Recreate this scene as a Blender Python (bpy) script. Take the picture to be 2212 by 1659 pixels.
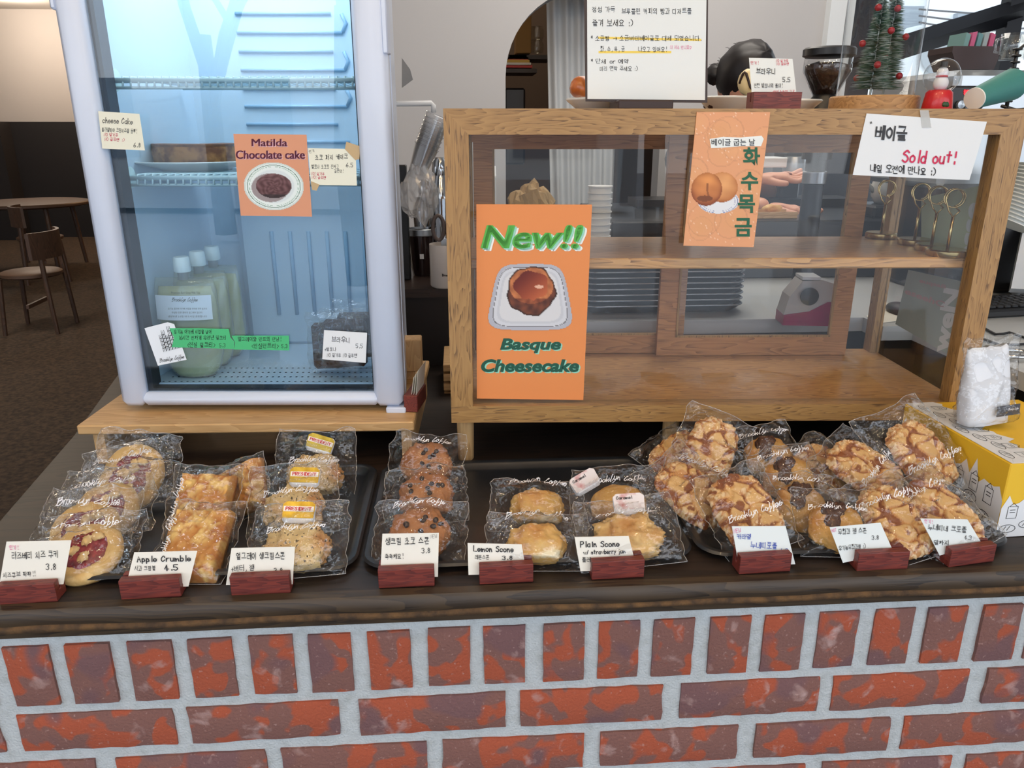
import bpy, math, random
import numpy as np
from math import sin, cos, pi, radians, sqrt, atan2
from mathutils import Vector as V, Matrix, noise, Euler

for o in list(bpy.data.objects): bpy.data.objects.remove(o)
SC = bpy.context.scene
COL = SC.collection
# ------------------------------------------------------------------ camera
FPX, YAW, PIT = 1640.0, radians(3.95), radians(18.4)
CO = V((0, 0, 1.5))
FW = V((sin(YAW)*cos(PIT), cos(YAW)*cos(PIT), -sin(PIT)))
RT = V((cos(YAW), -sin(YAW), 0)); UP = RT.cross(FW)
cam = bpy.data.objects.new('camera', bpy.data.cameras.new('camera')); COL.objects.link(cam)
cam.matrix_world = Matrix(((RT.x, UP.x, -FW.x, 0), (RT.y, UP.y, -FW.y, 0), (RT.z, UP.z, -FW.z, 1.5), (0, 0, 0, 1)))
cam.data.sensor_width = 36; cam.data.lens = 36*FPX/2212; cam.data.clip_start = .02
SC.camera = cam
# ------------------------------------------------------------------ light and exposure
SC.view_settings.view_transform = 'Standard'; SC.view_settings.look = 'None'
SC.view_settings.gamma = 1; SC.view_settings.use_curve_mapping = False
SC.view_settings.exposure = -0.12
SC.cycles.max_bounces = 14; SC.cycles.transparent_max_bounces = 48
SC.cycles.diffuse_bounces = 4; SC.cycles.glossy_bounces = 4; SC.cycles.caustics_reflective = False; SC.cycles.caustics_refractive = False
SC.cycles.sample_clamp_indirect = 4
w = bpy.data.worlds.new('sky'); SC.world = w; w.use_nodes = True
nt = w.node_tree; nt.nodes.clear()
wo = nt.nodes.new('ShaderNodeOutputWorld'); bg = nt.nodes.new('ShaderNodeBackground')
tc = nt.nodes.new('ShaderNodeTexCoord'); sp = nt.nodes.new('ShaderNodeSeparateXYZ'); cr = nt.nodes.new('ShaderNodeValToRGB')
cr.color_ramp.elements[0].position = 0.0; cr.color_ramp.elements[0].color = (.90, .94, 1.0, 1)
cr.color_ramp.elements[1].position = .9; cr.color_ramp.elements[1].color = (.74, .85, 1.0, 1)
nt.links.new(tc.outputs['Generated'], sp.inputs[0]); nt.links.new(sp.outputs['Z'], cr.inputs[0])
nt.links.new(cr.outputs[0], bg.inputs[0]); nt.links.new(bg.outputs[0], wo.inputs[0])
bg.inputs[1].default_value = 2.95
def lamp(name, kind, loc, power, col=(1, 1, 1), size=.1, rot=(0, 0, 0), sy=None):
    d = bpy.data.lights.new(name, kind); d.energy = power; d.color = col
    if kind == 'AREA':
        d.size = size
        if sy: d.shape = 'RECTANGLE'; d.size_y = sy
    else: d.shadow_soft_size = size
    o = bpy.data.objects.new(name, d); o.location = loc; o.rotation_euler = rot; COL.objects.link(o); return o
WARM = (1, .72, .42)
for i, (x, y) in enumerate(((-1.1, .5), (-.35, .55), (.35, .5), (1.1, .55), (-.8, 0), (.0, -.05), (.8, 0), (-.4, -.55), (.5, -.6))):
    lamp('ceiling_spot', 'POINT', (x, y, 2.75), 7, WARM, .04)
lamp('kitchen_ceiling_lamp', 'AREA', (.8, 2.6, 2.9), 30, (1, .93, .84), 1.2)
lamp('wall_lamp', 'POINT', (-2.7, 11.3, 2.9), 110, (1, .62, .32), .1)
lamp('wall_lamp', 'POINT', (-5.6, 10.9, 2.95), 90, (1, .84, .68), .2)
lamp('cafe_floor_fill', 'AREA', (-3.4, 5.0, 3.0), 55, (1, .86, .68), .8)  # added fill light that brightens the dark cafe floor, not a known fitting
lamp('storage_fill', 'AREA', (.2, 4.5, 3.0), 14, (1, .84, .66), .5)  # added fill so the room behind the arch doesn't go black
lamp('fridge_lamp', 'AREA', (-.34, 1.45, 1.93), 2.6, (.92, .97, 1.0), .3, (0, 0, 0), .2)

def ray(px, py): return FW + RT*((px-1106)/FPX) - UP*((py-829.5)/FPX)
def az(px, py, z):
    d = ray(px, py); return CO + d*((z-1.5)/d.z)
def ay(px, py, y):
    d = ray(px, py); return CO + d*(y/d.y)
def apl(px, py, pl, off=0):
    p, n = pl; d = ray(px, py); return CO + d*((p+n*off-CO).dot(n)/d.dot(n))
def plane(p, n): return (V(p), V(n).normalized())

# ------------------------------------------------------------------ materials
def lin(c):
    return tuple(((v/255)/12.92 if v/255 <= .04045 else (((v/255)+.055)/1.055)**2.4) for v in c)
MATS = {}
def mat(name, c, rough=.5, metal=0, c2=None, scale=20, det=4, lo=.35, hi=.65, bump=0, bscale=60, stretch=(1, 1, 1),
        coat=0, emis=0, spec=.5, c3=None, s3=8, lo3=.5, hi3=.6, trans=0, alpha=1, sheen=0, attr=False, sss=0):
    if name in MATS: return MATS[name]
    m = bpy.data.materials.new(name); m.use_nodes = True; MATS[name] = m
    n = m.node_tree.nodes; l = m.node_tree.links; b = n['Principled BSDF']
    b.inputs['Roughness'].default_value = rough; b.inputs['Metallic'].default_value = metal
    b.inputs['Coat Weight'].default_value = coat; b.inputs['Specular IOR Level'].default_value = spec
    b.inputs['Alpha'].default_value = alpha; b.inputs['Transmission Weight'].default_value = trans
    if sss: b.inputs['Subsurface Weight'].default_value = sss; b.inputs['Subsurface Radius'].default_value = (.01, .006, .003)
    col = lin(c)+(1,)
    b.inputs['Base Color'].default_value = col
    if emis: b.inputs['Emission Color'].default_value = col; b.inputs['Emission Strength'].default_value = emis
    tc = n.new('ShaderNodeTexCoord'); mp = n.new('ShaderNodeMapping'); mp.inputs['Scale'].default_value = stretch
    l.new(tc.outputs['Object'], mp.inputs[0])
    src = None
    if attr:
        a = n.new('ShaderNodeAttribute'); a.attribute_name = 'Col'; src = a.outputs['Color']
    def layer(src, colA, colB, sc, lo_, hi_, seed):
        no = n.new('ShaderNodeTexNoise'); no.noise_dimensions = '4D'; no.inputs['W'].default_value = seed
        no.inputs['Scale'].default_value = sc; no.inputs['Detail'].default_value = det
        l.new(mp.outputs[0], no.inputs['Vector'])
        r = n.new('ShaderNodeMapRange'); r.inputs['From Min'].default_value = lo_; r.inputs['From Max'].default_value = hi_
        l.new(no.outputs[0], r.inputs[0])
        mx = n.new('ShaderNodeMix'); mx.data_type = 'RGBA'; l.new(r.outputs[0], mx.inputs[0])
        if src: l.new(src, mx.inputs[6])
        else: mx.inputs[6].default_value = colA
        mx.inputs[7].default_value = colB
        return mx.outputs[2]
    if c2: src = layer(src, col, lin(c2)+(1,), scale, lo, hi, 1.3)
    if c3: src = layer(src, col, lin(c3)+(1,), s3, lo3, hi3, 7.7)
    if src: l.new(src, b.inputs['Base Color'])
    if bump:
        no = n.new('ShaderNodeTexNoise'); no.inputs['Scale'].default_value = bscale; no.inputs['Detail'].default_value = 6
        l.new(mp.outputs[0], no.inputs['Vector'])
        bp = n.new('ShaderNodeBump'); bp.inputs['Strength'].default_value = bump; bp.inputs['Distance'].default_value = .002
        l.new(no.outputs[0], bp.inputs['Height']); l.new(bp.outputs[0], b.inputs['Normal'])
    return m
def wood(name, c1, c2, axis=0, sc=1.0, rough=.45, pore=(60, 40, 20), grain=.5, coat=0):
    """wood whose fibres run along one object axis; cathedral rings plus dark pores"""
    if name in MATS: return MATS[name]
    m = bpy.data.materials.new(name); m.use_nodes = True; MATS[name] = m
    n = m.node_tree.nodes; l = m.node_tree.links; b = n['Principled BSDF']
    b.inputs['Roughness'].default_value = rough; b.inputs['Coat Weight'].default_value = coat; b.inputs['Coat Roughness'].default_value = .2
    tc = n.new('ShaderNodeTexCoord')
    def mapping(s):
        mp = n.new('ShaderNodeMapping'); l.new(tc.outputs['Object'], mp.inputs[0]); mp.inputs['Scale'].default_value = s; return mp
    s = [12*sc]*3; s[axis] = 1.6*sc
    n1 = n.new('ShaderNodeTexNoise'); n1.inputs['Scale'].default_value = 1.6; n1.inputs['Detail'].default_value = 3
    l.new(mapping(s).outputs[0], n1.inputs['Vector'])
    k = n.new('ShaderNodeMath'); k.operation = 'MULTIPLY'; k.inputs[1].default_value = 26; l.new(n1.outputs[0], k.inputs[0])
    fr = n.new('ShaderNodeMath'); fr.operation = 'FRACT'; l.new(k.outputs[0], fr.inputs[0])
    mx = n.new('ShaderNodeMix'); mx.data_type = 'RGBA'
    mx.inputs[6].default_value = lin(c1)+(1,); mx.inputs[7].default_value = lin(c2)+(1,)
    l.new(fr.outputs[0], mx.inputs[0])
    s = [520*sc]*3; s[axis] = 30*sc
    n2 = n.new('ShaderNodeTexNoise'); n2.inputs['Scale'].default_value = 1.; n2.inputs['Detail'].default_value = 2
    l.new(mapping(s).outputs[0], n2.inputs['Vector'])
    r = n.new('ShaderNodeMapRange'); r.inputs['From Min'].default_value = .53; r.inputs['From Max'].default_value = .62
    l.new(n2.outputs[0], r.inputs[0])
    pw = n.new('ShaderNodeMath'); pw.operation = 'MULTIPLY'; l.new(r.outputs[0], pw.inputs[0])
    r2 = n.new('ShaderNodeMapRange'); r2.inputs['From Min'].default_value = .35; r2.inputs['From Max'].default_value = .95; r2.inputs['To Max'].default_value = grain
    l.new(fr.outputs[0], r2.inputs[0]); l.new(r2.outputs[0], pw.inputs[1])
    m2 = n.new('ShaderNodeMix'); m2.data_type = 'RGBA'; l.new(pw.outputs[0], m2.inputs[0]); l.new(mx.outputs[2], m2.inputs[6])
    m2.inputs[7].default_value = lin(pore)+(1,)
    l.new(m2.outputs[2], b.inputs['Base Color'])
    bp = n.new('ShaderNodeBump'); bp.inputs['Strength'].default_value = .25; bp.inputs['Distance'].default_value = .001; bp.invert = True
    l.new(pw.outputs[0], bp.inputs['Height']); l.new(bp.outputs[0], b.inputs['Normal'])
    return m
def film(name, tint=(1, 1, 1), refl=.05, rough=.06, bump=0, bscale=40, fres=.9, milk=0):
    """thin clear sheet: passes light straight through and mirrors at its surface"""
    if name in MATS: return MATS[name]
    m = bpy.data.materials.new(name); m.use_nodes = True; MATS[name] = m
    n = m.node_tree.nodes; l = m.node_tree.links; n.remove(n['Principled BSDF']); out = n['Material Output']
    t = n.new('ShaderNodeBsdfTransparent'); t.inputs[0].default_value = tint+(1,)
    g = n.new('ShaderNodeBsdfGlossy'); g.inputs['Roughness'].default_value = rough
    fr = n.new('ShaderNodeLayerWeight'); fr.inputs['Blend'].default_value = .5
    p = n.new('ShaderNodeMath'); p.operation = 'POWER'; p.inputs[1].default_value = 4.0; l.new(fr.outputs['Facing'], p.inputs[0])
    a = n.new('ShaderNodeMath'); a.operation = 'MULTIPLY_ADD'; a.inputs[1].default_value = fres; a.inputs[2].default_value = refl
    l.new(p.outputs[0], a.inputs[0])
    mx = n.new('ShaderNodeMixShader'); l.new(a.outputs[0], mx.inputs[0]); l.new(t.outputs[0], mx.inputs[1]); l.new(g.outputs[0], mx.inputs[2])
    last = mx
    if milk:
        d = n.new('ShaderNodeBsdfDiffuse'); d.inputs[0].default_value = (.9, .9, .9, 1)
        m3 = n.new('ShaderNodeMixShader'); m3.inputs[0].default_value = milk
        l.new(mx.outputs[0], m3.inputs[1]); l.new(d.outputs[0], m3.inputs[2]); last = m3
    l.new(last.outputs[0], out.inputs[0])
    if bump:
        tc = n.new('ShaderNodeTexCoord'); no = n.new('ShaderNodeTexNoise'); no.inputs['Scale'].default_value = bscale; no.inputs['Detail'].default_value = 2
        l.new(tc.outputs['Object'], no.inputs['Vector'])
        bp = n.new('ShaderNodeBump'); bp.inputs['Strength'].default_value = bump; bp.inputs['Distance'].default_value = .01
        l.new(no.outputs[0], bp.inputs['Height'])
        l.new(bp.outputs[0], g.inputs['Normal'])
    return m

# ------------------------------------------------------------------ mesh builder
class MB:
    def __init__(s): s.v = []; s.f = []; s.c = []
    def add(s, v, f, c=None):
        k = len(s.v); s.v += [V(p) for p in v]; s.f += [tuple(i+k for i in q) for q in f]
        if c is not None: s.c += list(c)
        return s
    def box(s, x0, y0, z0, x1, y1, z1, b=0):
        if b <= 0:
            return s.add([(x0, y0, z0), (x1, y0, z0), (x1, y1, z0), (x0, y1, z0), (x0, y0, z1), (x1, y0, z1), (x1, y1, z1), (x0, y1, z1)],
                  [(3, 2, 1, 0), (4, 5, 6, 7), (0, 1, 5, 4), (1, 2, 6, 5), (2, 3, 7, 6), (3, 0, 4, 7)])
        # chamfered box: rounded rectangle loops
        def loop(d, z): return [(x0+d, y0+b, z), (x0+b, y0+d, z), (x1-b, y0+d, z), (x1-d, y0+b, z), (x1-d, y1-b, z), (x1-b, y1-d, z), (x0+b, y1-d, z), (x0+d, y1-b, z)]
        L = [[(x0+b, y0+b, z0)]*0 or loop(b*.999, z0), loop(0, z0+b), loop(0, z1-b), loop(b*.999, z1)]
        vs = [p for q in L for p in q]; fs = [tuple(range(7, -1, -1)), tuple(range(24, 32))]
        for i in range(3):
            for j in range(8): fs.append((i*8+j, i*8+(j+1) % 8, (i+1)*8+(j+1) % 8, (i+1)*8+j))
        return s.add(vs, fs)
    def lathe(s, prof, n=28, c=(0, 0, 0), a0=0, sx=1, sy=1):
        k = []; f = []; m = len(prof)
        for i in range(n):
            a = a0+2*pi*i/n
            for r, z in prof: k.append((c[0]+r*cos(a)*sx, c[1]+r*sin(a)*sy, c[2]+z))
        for i in range(n):
            for j in range(m-1):
                a, b = i*m+j, ((i+1) % n)*m+j
                f.append((a, b, b+1, a+1))
        if prof[0][0] > 1e-6: f.append(tuple(i*m for i in range(n))[::-1])
        if prof[-1][0] > 1e-6: f.append(tuple(i*m+m-1 for i in range(n)))
        return s.add(k, f)
    def tube(s, pts, r, n=8, closed=False, caps=True):
        pts = [V(p) for p in pts]; m = len(pts); k = []; f = []
        rr = r if isinstance(r, (list, tuple)) else [r]*m
        up = None
        for i, p in enumerate(pts):
            if closed: t = pts[(i+1) % m]-pts[i-1]
            else: t = pts[min(i+1, m-1)]-pts[max(i-1, 0)]
            t = t.normalized() if t.length > 1e-9 else V((0, 0, 1))
            if up is None: up = V((0, 0, 1)) if abs(t.z) < .9 else V((1, 0, 0))
            a = t.cross(up); a = a.normalized() if a.length > 1e-6 else V((1, 0, 0)); b = a.cross(t).normalized(); up = b
            for j in range(n):
                w = 2*pi*j/n; k.append(p+a*cos(w)*rr[i]+b*sin(w)*rr[i])
        for i in range(m if closed else m-1):
            for j in range(n):
                i2 = (i+1) % m
                f.append((i*n+j, i*n+(j+1) % n, i2*n+(j+1) % n, i2*n+j))
        if caps and not closed: f += [tuple(range(n))[::-1], tuple(range((m-1)*n, m*n))]
        return s.add(k, f)
    def grid(s, nx, ny, fn, cf=None):
        k = [fn(i/(nx-1), j/(ny-1)) for j in range(ny) for i in range(nx)]
        f = [(j*nx+i, j*nx+i+1, (j+1)*nx+i+1, (j+1)*nx+i) for j in range(ny-1) for i in range(nx-1)]
        return s.add(k, f, [cf(i/(nx-1), j/(ny-1)) for j in range(ny) for i in range(nx)] if cf else None)
    def blob(s, rx, ry, rz, amp=0, fr=1, seed=0, n=24, c=(0, 0, 0), flat=0, rid=False, rough=0):
        k = []; f = []; m = n//2
        for j in range(m+1):
            th = pi*j/m
            for i in range(n):
                a = 2*pi*i/n; d = V((sin(th)*cos(a), sin(th)*sin(a), cos(th)))
                q = 1+(amp*noise.fractal(d*fr+V((seed, seed*.7, 3)), 1, 2, 4) if amp else 0)
                if rough: q += rough*(noise.fractal(d*9+V((seed, 2, 1)), .8, 2, 4)-.6*max(0, .35-abs(noise.noise(d*5+V((seed, 9, 4)))))*1.2)
                if rid: q += amp*.5*abs(noise.noise(d*fr*3+V((seed, 1, 2))))
                p = V((d.x*rx*q, d.y*ry*q, d.z*rz*q))
                if flat and p.z < -flat: p.z = -flat+(p.z+flat)*.15
                k.append(p+V(c))
        for j in range(m):
            for i in range(n): f.append((j*n+i, (j+1)*n+i, (j+1)*n+(i+1) % n, j*n+(i+1) % n))
        return s.add(k, f)
    def poly(s, pts, th):   # pts planar loop, th = thickness vector
        n = len(pts); pts = [V(p) for p in pts]; th = V(th)
        return s.add(pts+[p+th for p in pts], [tuple(range(n))[::-1], tuple(range(n, 2*n))]+[(i, (i+1) % n, n+(i+1) % n, n+i) for i in range(n)])
    def xf(s, M): s.v = [M @ p for p in s.v]; return s
    def join(s, o): return s.add(o.v, o.f, o.c if o.c else None)
WM = {}
def clean(p): return None
def mesh_of(name, mb, m, smooth=False):
    me = bpy.data.meshes.new(name); me.from_pydata([tuple(p) for p in mb.v], [], mb.f)
    for x in (m if isinstance(m, list) else [m]): me.materials.append(x)
    if mb.c and len(mb.c) == len(mb.v):
        a = me.color_attributes.new('Col', 'FLOAT_COLOR', 'POINT')
        a.data.foreach_set('color', [t for c in mb.c for t in (c[0], c[1], c[2], 1)])
    if smooth is True: me.polygons.foreach_set('use_smooth', [True]*len(me.polygons))
    me.update()
    if smooth and smooth is not True:
        me.polygons.foreach_set('use_smooth', [True]*len(me.polygons)); me.set_sharp_from_angle(angle=radians(smooth))
    return me
def link(name, data, parent=None, M=None):
    o = bpy.data.objects.new(name, data); COL.objects.link(o)
    if parent: o.parent = parent
    M = M or Matrix(); o.matrix_basis = M
    WM[o.name] = (WM[parent.name] @ M) if parent else M.copy()
    return o
def thing(name, label, cat, loc=(0, 0, 0), rz=0, group=None, M=None):
    o = link(name, None, None, M or (Matrix.Translation(V(loc)) @ Matrix.Rotation(rz, 4, 'Z')))
    o.empty_display_size = .02; o['label'] = label; o['category'] = cat
    if group: o['group'] = group
    return o
def part(name, mb, m, parent, smooth=False, world=False, label=None, M=None):
    if world: mb.xf(WM[parent.name].inverted())
    o = link(name, mesh_of(name, mb, m, smooth), parent, M)
    if label: o['label'] = label
    return o
def solo(name, mb, m, label, cat, smooth=False, group=None):
    c = sum((p for p in mb.v), V())/len(mb.v); c.z = min(p.z for p in mb.v)
    mb.xf(Matrix.Translation(-c)); o = link(name, mesh_of(name, mb, m, smooth), None, Matrix.Translation(c))
    o['label'] = label; o['category'] = cat
    if group: o['group'] = group
    return o
def struct(name, mb, m, smooth=False, parent=None):
    if parent: return part(name, mb, m, parent, smooth, world=True)
    o = link(name, mesh_of(name, mb, m, smooth)); o['kind'] = 'structure'; return o

# ------------------------------------------------------------------ pen lettering (single stroke letters and hangul)
G = {'a': '~563615133253 5652', 'b': '1912 ~15364655533213', 'c': '~553615133253', 'd': '5952 ~553615133253', 'e': '~145455361513325 3'.replace(' ', ''),
 'f': '~59483832 1656', 'g': '~563615133253 ~56513010', 'h': '1912 ~14364552', 'i': '3632 3837', 'j': '~36311010 3837', 'k': '1912 561452', 'l': '3932',
 'm': '1612 ~14253532 ~34556572', 'n': '1612 ~14364552', 'o': '~361513325355 36'.replace(' ', ''), 'p': '1610 ~15364553 ~533213', 'q': '5650 ~553615133253',
 'r': '1612 ~143656', 's': '~553615445332 13'.replace(' ', ''), 't': '3933 1757', 'u': '~16133253 5652', 'v': '163256', 'w': '1622365276', 'x': '1652 5612',
 'y': '1633 5610', 'z': '16561252', 'A': '123962 2555', 'B': '1912 ~1948674615 ~1546644212', 'C': '~674916143264', 'D': '1912 ~194966633212',
 'E': '69191262 1656', 'G': '~67491614326465 4565', 'H': '1912 6962 1666', 'I': '3932', 'L': '191262', 'M': '1219456972', 'N': '12196269', 'O': '~49171442646749',
 'P': '1912 ~1959675615', 'R': '1912 ~1959675615 3562', 'S': '~68491746644213', 'T': '1979 4942', 'W': '1932567289', '0': '~39171432545739', '1': '283932',
 '2': '~1739576712 1262', '3': '~18496746 ~46644213', '4': '491464 4742', '5': '691916 ~1646644213', '6': '~59261342645515', '7': '196932',
 '8': '~4967462749 ~4664422446', '9': '~574927355647 5742', '.': '3233', ',': '3321', '!': '3936 3332', ':': '3332 3635', ')': '~29575422', '(': '~49272442',
 '+': '1454 3632', '/': '1259', '<': '571552', '>': '175512', '*': '3935 1846 1648', '-': '1454', '"': '2927 4947', '>>': '', '@': '1595 7795 9573', '#': '~42152747677542'}
JJ = {'ㄱ': '099970', 'ㄴ': '090090', 'ㄷ': '99090090', 'ㄹ': '099995050090', 'ㅁ': '0090990900', 'ㅂ': '09009099 0595', 'ㅅ': '5900 4790', 'ㅇ': '~59070350939759', 'ㅈ': '099900 5590',
 'ㅊ': '4959 077700 4490', 'ㅋ': '099970 0595', 'ㅌ': '99090090 0595', 'ㅍ': '0999 3931 6961 0090', 'ㅎ': '3969 0797 ~56340243746556'}
VV = {'ㅏ': 'V5950 5595', 'ㅐ': 'V3930 8980 3585', 'ㅑ': 'V5950 5797 5494', 'ㅒ': 'V3930 8980 3787 3484', 'ㅓ': 'V6960 0565', 'ㅔ': 'V5950 9990 0555', 'ㅕ': 'V6960 0767 0464', 'ㅖ': 'V5950 9990 0757 0454', 'ㅣ': 'V5950',
 'ㅗ': 'H0191 5951', 'ㅛ': 'H0191 3931 6961', 'ㅜ': 'H0696 5650', 'ㅠ': 'H0696 3630 6660', 'ㅡ': 'H0595'}
CP = {'ㅘ': 'ㅗㅏ', 'ㅙ': 'ㅗㅐ', 'ㅚ': 'ㅗㅣ', 'ㅝ': 'ㅜㅓ', 'ㅞ': 'ㅜㅔ', 'ㅟ': 'ㅜㅣ', 'ㅢ': 'ㅡㅣ'}
DB = {'ㄲ': 'ㄱㄱ', 'ㄸ': 'ㄷㄷ', 'ㅃ': 'ㅂㅂ', 'ㅆ': 'ㅅㅅ', 'ㅉ': 'ㅈㅈ', 'ㄳ': 'ㄱㅅ', 'ㄵ': 'ㄴㅈ', 'ㄶ': 'ㄴㅎ', 'ㄺ': 'ㄹㄱ', 'ㄻ': 'ㄹㅁ', 'ㄼ': 'ㄹㅂ', 'ㅀ': 'ㄹㅎ', 'ㅄ': 'ㅂㅅ', 'ㄽ': 'ㄹㅅ', 'ㄾ': 'ㄹㅌ', 'ㄿ': 'ㄹㅍ'}
LL = 'ㄱㄲㄴㄷㄸㄹㅁㅂㅃㅅㅆㅇㅈㅉㅊㅋㅌㅍㅎ'; VL = 'ㅏㅐㅑㅒㅓㅔㅕㅖㅗㅘㅙㅚㅛㅜㅝㅞㅟㅠㅡㅢㅣ'
TL = ['']+list('ㄱㄲㄳㄴㄵㄶㄷㄹㄺㄻㄼㄽㄾㄿㅀㅁㅂㅄㅅㅆㅇㅈㅊㅋㅌㅍㅎ')
SG = {'l': '~5949382232', 'y': '~16133253 ~56521000', 'k': '1912 ~56551434 3452', 'f': '~5949301020 3555', 'B': '1912 ~0859796815 ~1577854202', 'C': '~6879591413326 4'.replace(' ', '')}
def parse(s):
    r = []
    for t in s.split():
        sm = t[0] == '~'; t = t.lstrip('~')
        r.append(([(int(t[i])/9, int(t[i+1])/9) for i in range(0, len(t)-1, 2)], sm))
    return r
def jamo(ch, x, y, w, h, out):
    if ch in DB:
        a, b = DB[ch]; jamo(a, x, y, w*.46, h, out); jamo(b, x+w*.54, y, w*.46, h, out); return
    for p, sm in parse(JJ[ch]): out.append(([(x+a*w, y+b*h) for a, b in p], sm))
def syll(ch):
    s = ord(ch)-0xAC00; L, vv, T = LL[s//588], VL[(s % 588)//28], TL[s % 28]; out = []
    b0 = .40 if T else 0.0; hh = 1-b0
    vs = CP.get(vv, vv); hz = [q for q in vs if VV[q][0] == 'H']; vt = [q for q in vs if VV[q][0] == 'V']
    if hz and vt: jamo(L, .04, b0+hh*.5, .5, hh*.48, out)
    elif hz: jamo(L, .14, b0+hh*.46, .68, hh*.5, out)
    else: jamo(L, .02, b0+hh*.16, .48, hh*.72, out)
    for q in hz:
        for p, sm in parse(VV[q][1:]): out.append(([((0 if not vt else -.02)+a*(.95 if not vt else .6), b0+b*hh*.38) for a, b in p], sm))
    for q in vt:
        for p, sm in parse(VV[q][1:]): out.append(([(.58+a*.36, b0+b*hh) for a, b in p], sm))
    if T: jamo(T, .18, 0, .66, .31, out)
    return out
def smooth_line(p, k=4):
    if len(p) < 3: return p
    r = []; q = [p[0]]+list(p)+[p[-1]]
    for i in range(1, len(q)-2):
        for t in range(k):
            t /= k; a, b, c, d = q[i-1], q[i], q[i+1], q[i+2]
            r.append(tuple(.5*(2*b[m]+(c[m]-a[m])*t+(2*a[m]-5*b[m]+4*c[m]-d[m])*t*t+(3*b[m]-a[m]-3*c[m]+d[m])*t**3) for m in (0, 1)))
    return r+[p[-1]]
def strokes(text, slant=0, script=False, sp=1.0, seed=1):
    rnd = random.Random(seed); x = 0; out = []; prev = None
    for ch in text:
        if ch == ' ': x += .5*sp; prev = None; continue
        if 0xAC00 <= ord(ch) < 0xD7A4:
            jx, jy, sc = rnd.uniform(-.03, .03), rnd.uniform(-.05, .05), rnd.uniform(.9, 1.06)
            for p, sm in syll(ch): out.append(([(x+(a*.92+jx+rnd.uniform(-.015, .015))*sc, (b+jy+rnd.uniform(-.015, .015))*sc) for a, b in p], sm))
            x += 1.08*sp; prev = None
        else:
            g = (SG.get(ch) if script else None) or G.get(ch)
            if not g: x += .4; continue
            st = parse(g); wd = max(a for p, _ in st for a, b in p); jy = rnd.uniform(-.02, .02)
            if script and ch.islower() and prev: out.append(([prev, ((prev[0]+x)/2, .14), (x+.07, .36 if ch != 'l' else .3)], True))
            for p, sm in st: out.append(([(x+a*.85, (b*9-2)/7+jy) for a, b in p], sm or script))
            prev = (x+wd*.85, .05) if ch.islower() or ch in 'C' else None
            if script and ch in 'bo': prev = (x+.45, .3)
            x += (wd*.85+(.13 if not script else .13))*sp
    return [([(a+b*slant, b) for a, b in (smooth_line(p) if sm else p)]) for p, sm in out], x
def ribbon(mb, lines, w, fn):
    for p in lines:
        n = len(p); vs = []
        if n < 2: continue
        for i in range(n):
            a = p[max(i-1, 0)]; b = p[min(i+1, n-1)]; dx, dy = b[0]-a[0], b[1]-a[1]; L = math.hypot(dx, dy) or 1
            e = w*.5; ex = (-e if i == 0 else e if i == n-1 else 0)
            nx, ny = -dy/L*e, dx/L*e; tx, ty = dx/L*ex, dy/L*ex
            vs += [fn(p[i][0]+nx+tx, p[i][1]+ny+ty), fn(p[i][0]-nx+tx, p[i][1]-ny+ty)]
        mb.add(vs, [(2*i, 2*i+1, 2*i+3, 2*i+2) for i in range(n-1)])
INK = mat('black_ink', (28, 28, 32), .6); RED = mat('red_ink', (196, 52, 84), .6); BLUE = mat('blue_ink', (52, 78, 170), .6)
PINK = mat('pink_ink', (216, 96, 150), .6); WHITEINK = mat('white_ink', (238, 238, 240), .5); GREYINK = mat('pale_grey_ink', (170, 170, 180), .5)
def write(parent, text, px, py, h, pl, ang=0, w=.11, m=INK, slant=0, script=False, sp=1, off=.0007, wide=None, skew=0, name='lettering'):
    """pen strokes of cap height h (photo pixels at the sheet) laid on the sheet's plane"""
    ls, L = strokes(text, slant, script, sp, seed=len(text)+int(px))
    kx = (wide/(L*h)) if wide else 1; ca, sa = cos(radians(ang)), sin(radians(ang)); mb = MB()
    def fn(x, y):
        X, Y = x*h*kx, -y*h
        return apl(px+X*ca-Y*sa, py+X*sa+Y*ca, pl, off)
    ribbon(mb, ls, w, fn)
    return part(name, mb, m, parent, world=True)
def font_mesh(text, bold=0, shear=0):
    cu = bpy.data.curves.new('t', 'FONT'); cu.body = text; cu.offset = bold; cu.resolution_u = 4; cu.shear = shear; cu.size = 1
    o = bpy.data.objects.new('t', cu); COL.objects.link(o); bpy.context.view_layer.update()
    me = bpy.data.meshes.new_from_object(o.evaluated_get(bpy.context.evaluated_depsgraph_get()))
    vs = [tuple(v.co) for v in me.vertices]; fs = [tuple(p.vertices) for p in me.polygons]
    bpy.data.objects.remove(o); bpy.data.meshes.remove(me); bpy.data.curves.remove(cu); return vs, fs
def print_text(parent, text, px, py, wpx, hpx, pl, m, bold=0, shear=0, ang=0, off=.0008, name='lettering', dx=0, dy=0):
    """printed type: (px,py) lower left of the word, wpx its width, hpx its height in photo pixels"""
    vs, fs = font_mesh(text, bold, shear)
    x0 = min(v[0] for v in vs); x1 = max(v[0] for v in vs); y0 = min(v[1] for v in vs); y1 = max(v[1] for v in vs)
    ca, sa = cos(radians(ang)), sin(radians(ang)); mb = MB(); P = []
    for v in vs:
        X = (v[0]-x0)/(x1-x0)*wpx+dx; Y = -(v[1]-y0)/(y1-y0)*hpx+dy
        P.append(apl(px+X*ca-Y*sa, py+X*sa+Y*ca, pl, off))
    mb.add(P, fs); return part(name, mb, m, parent, world=True)
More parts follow.
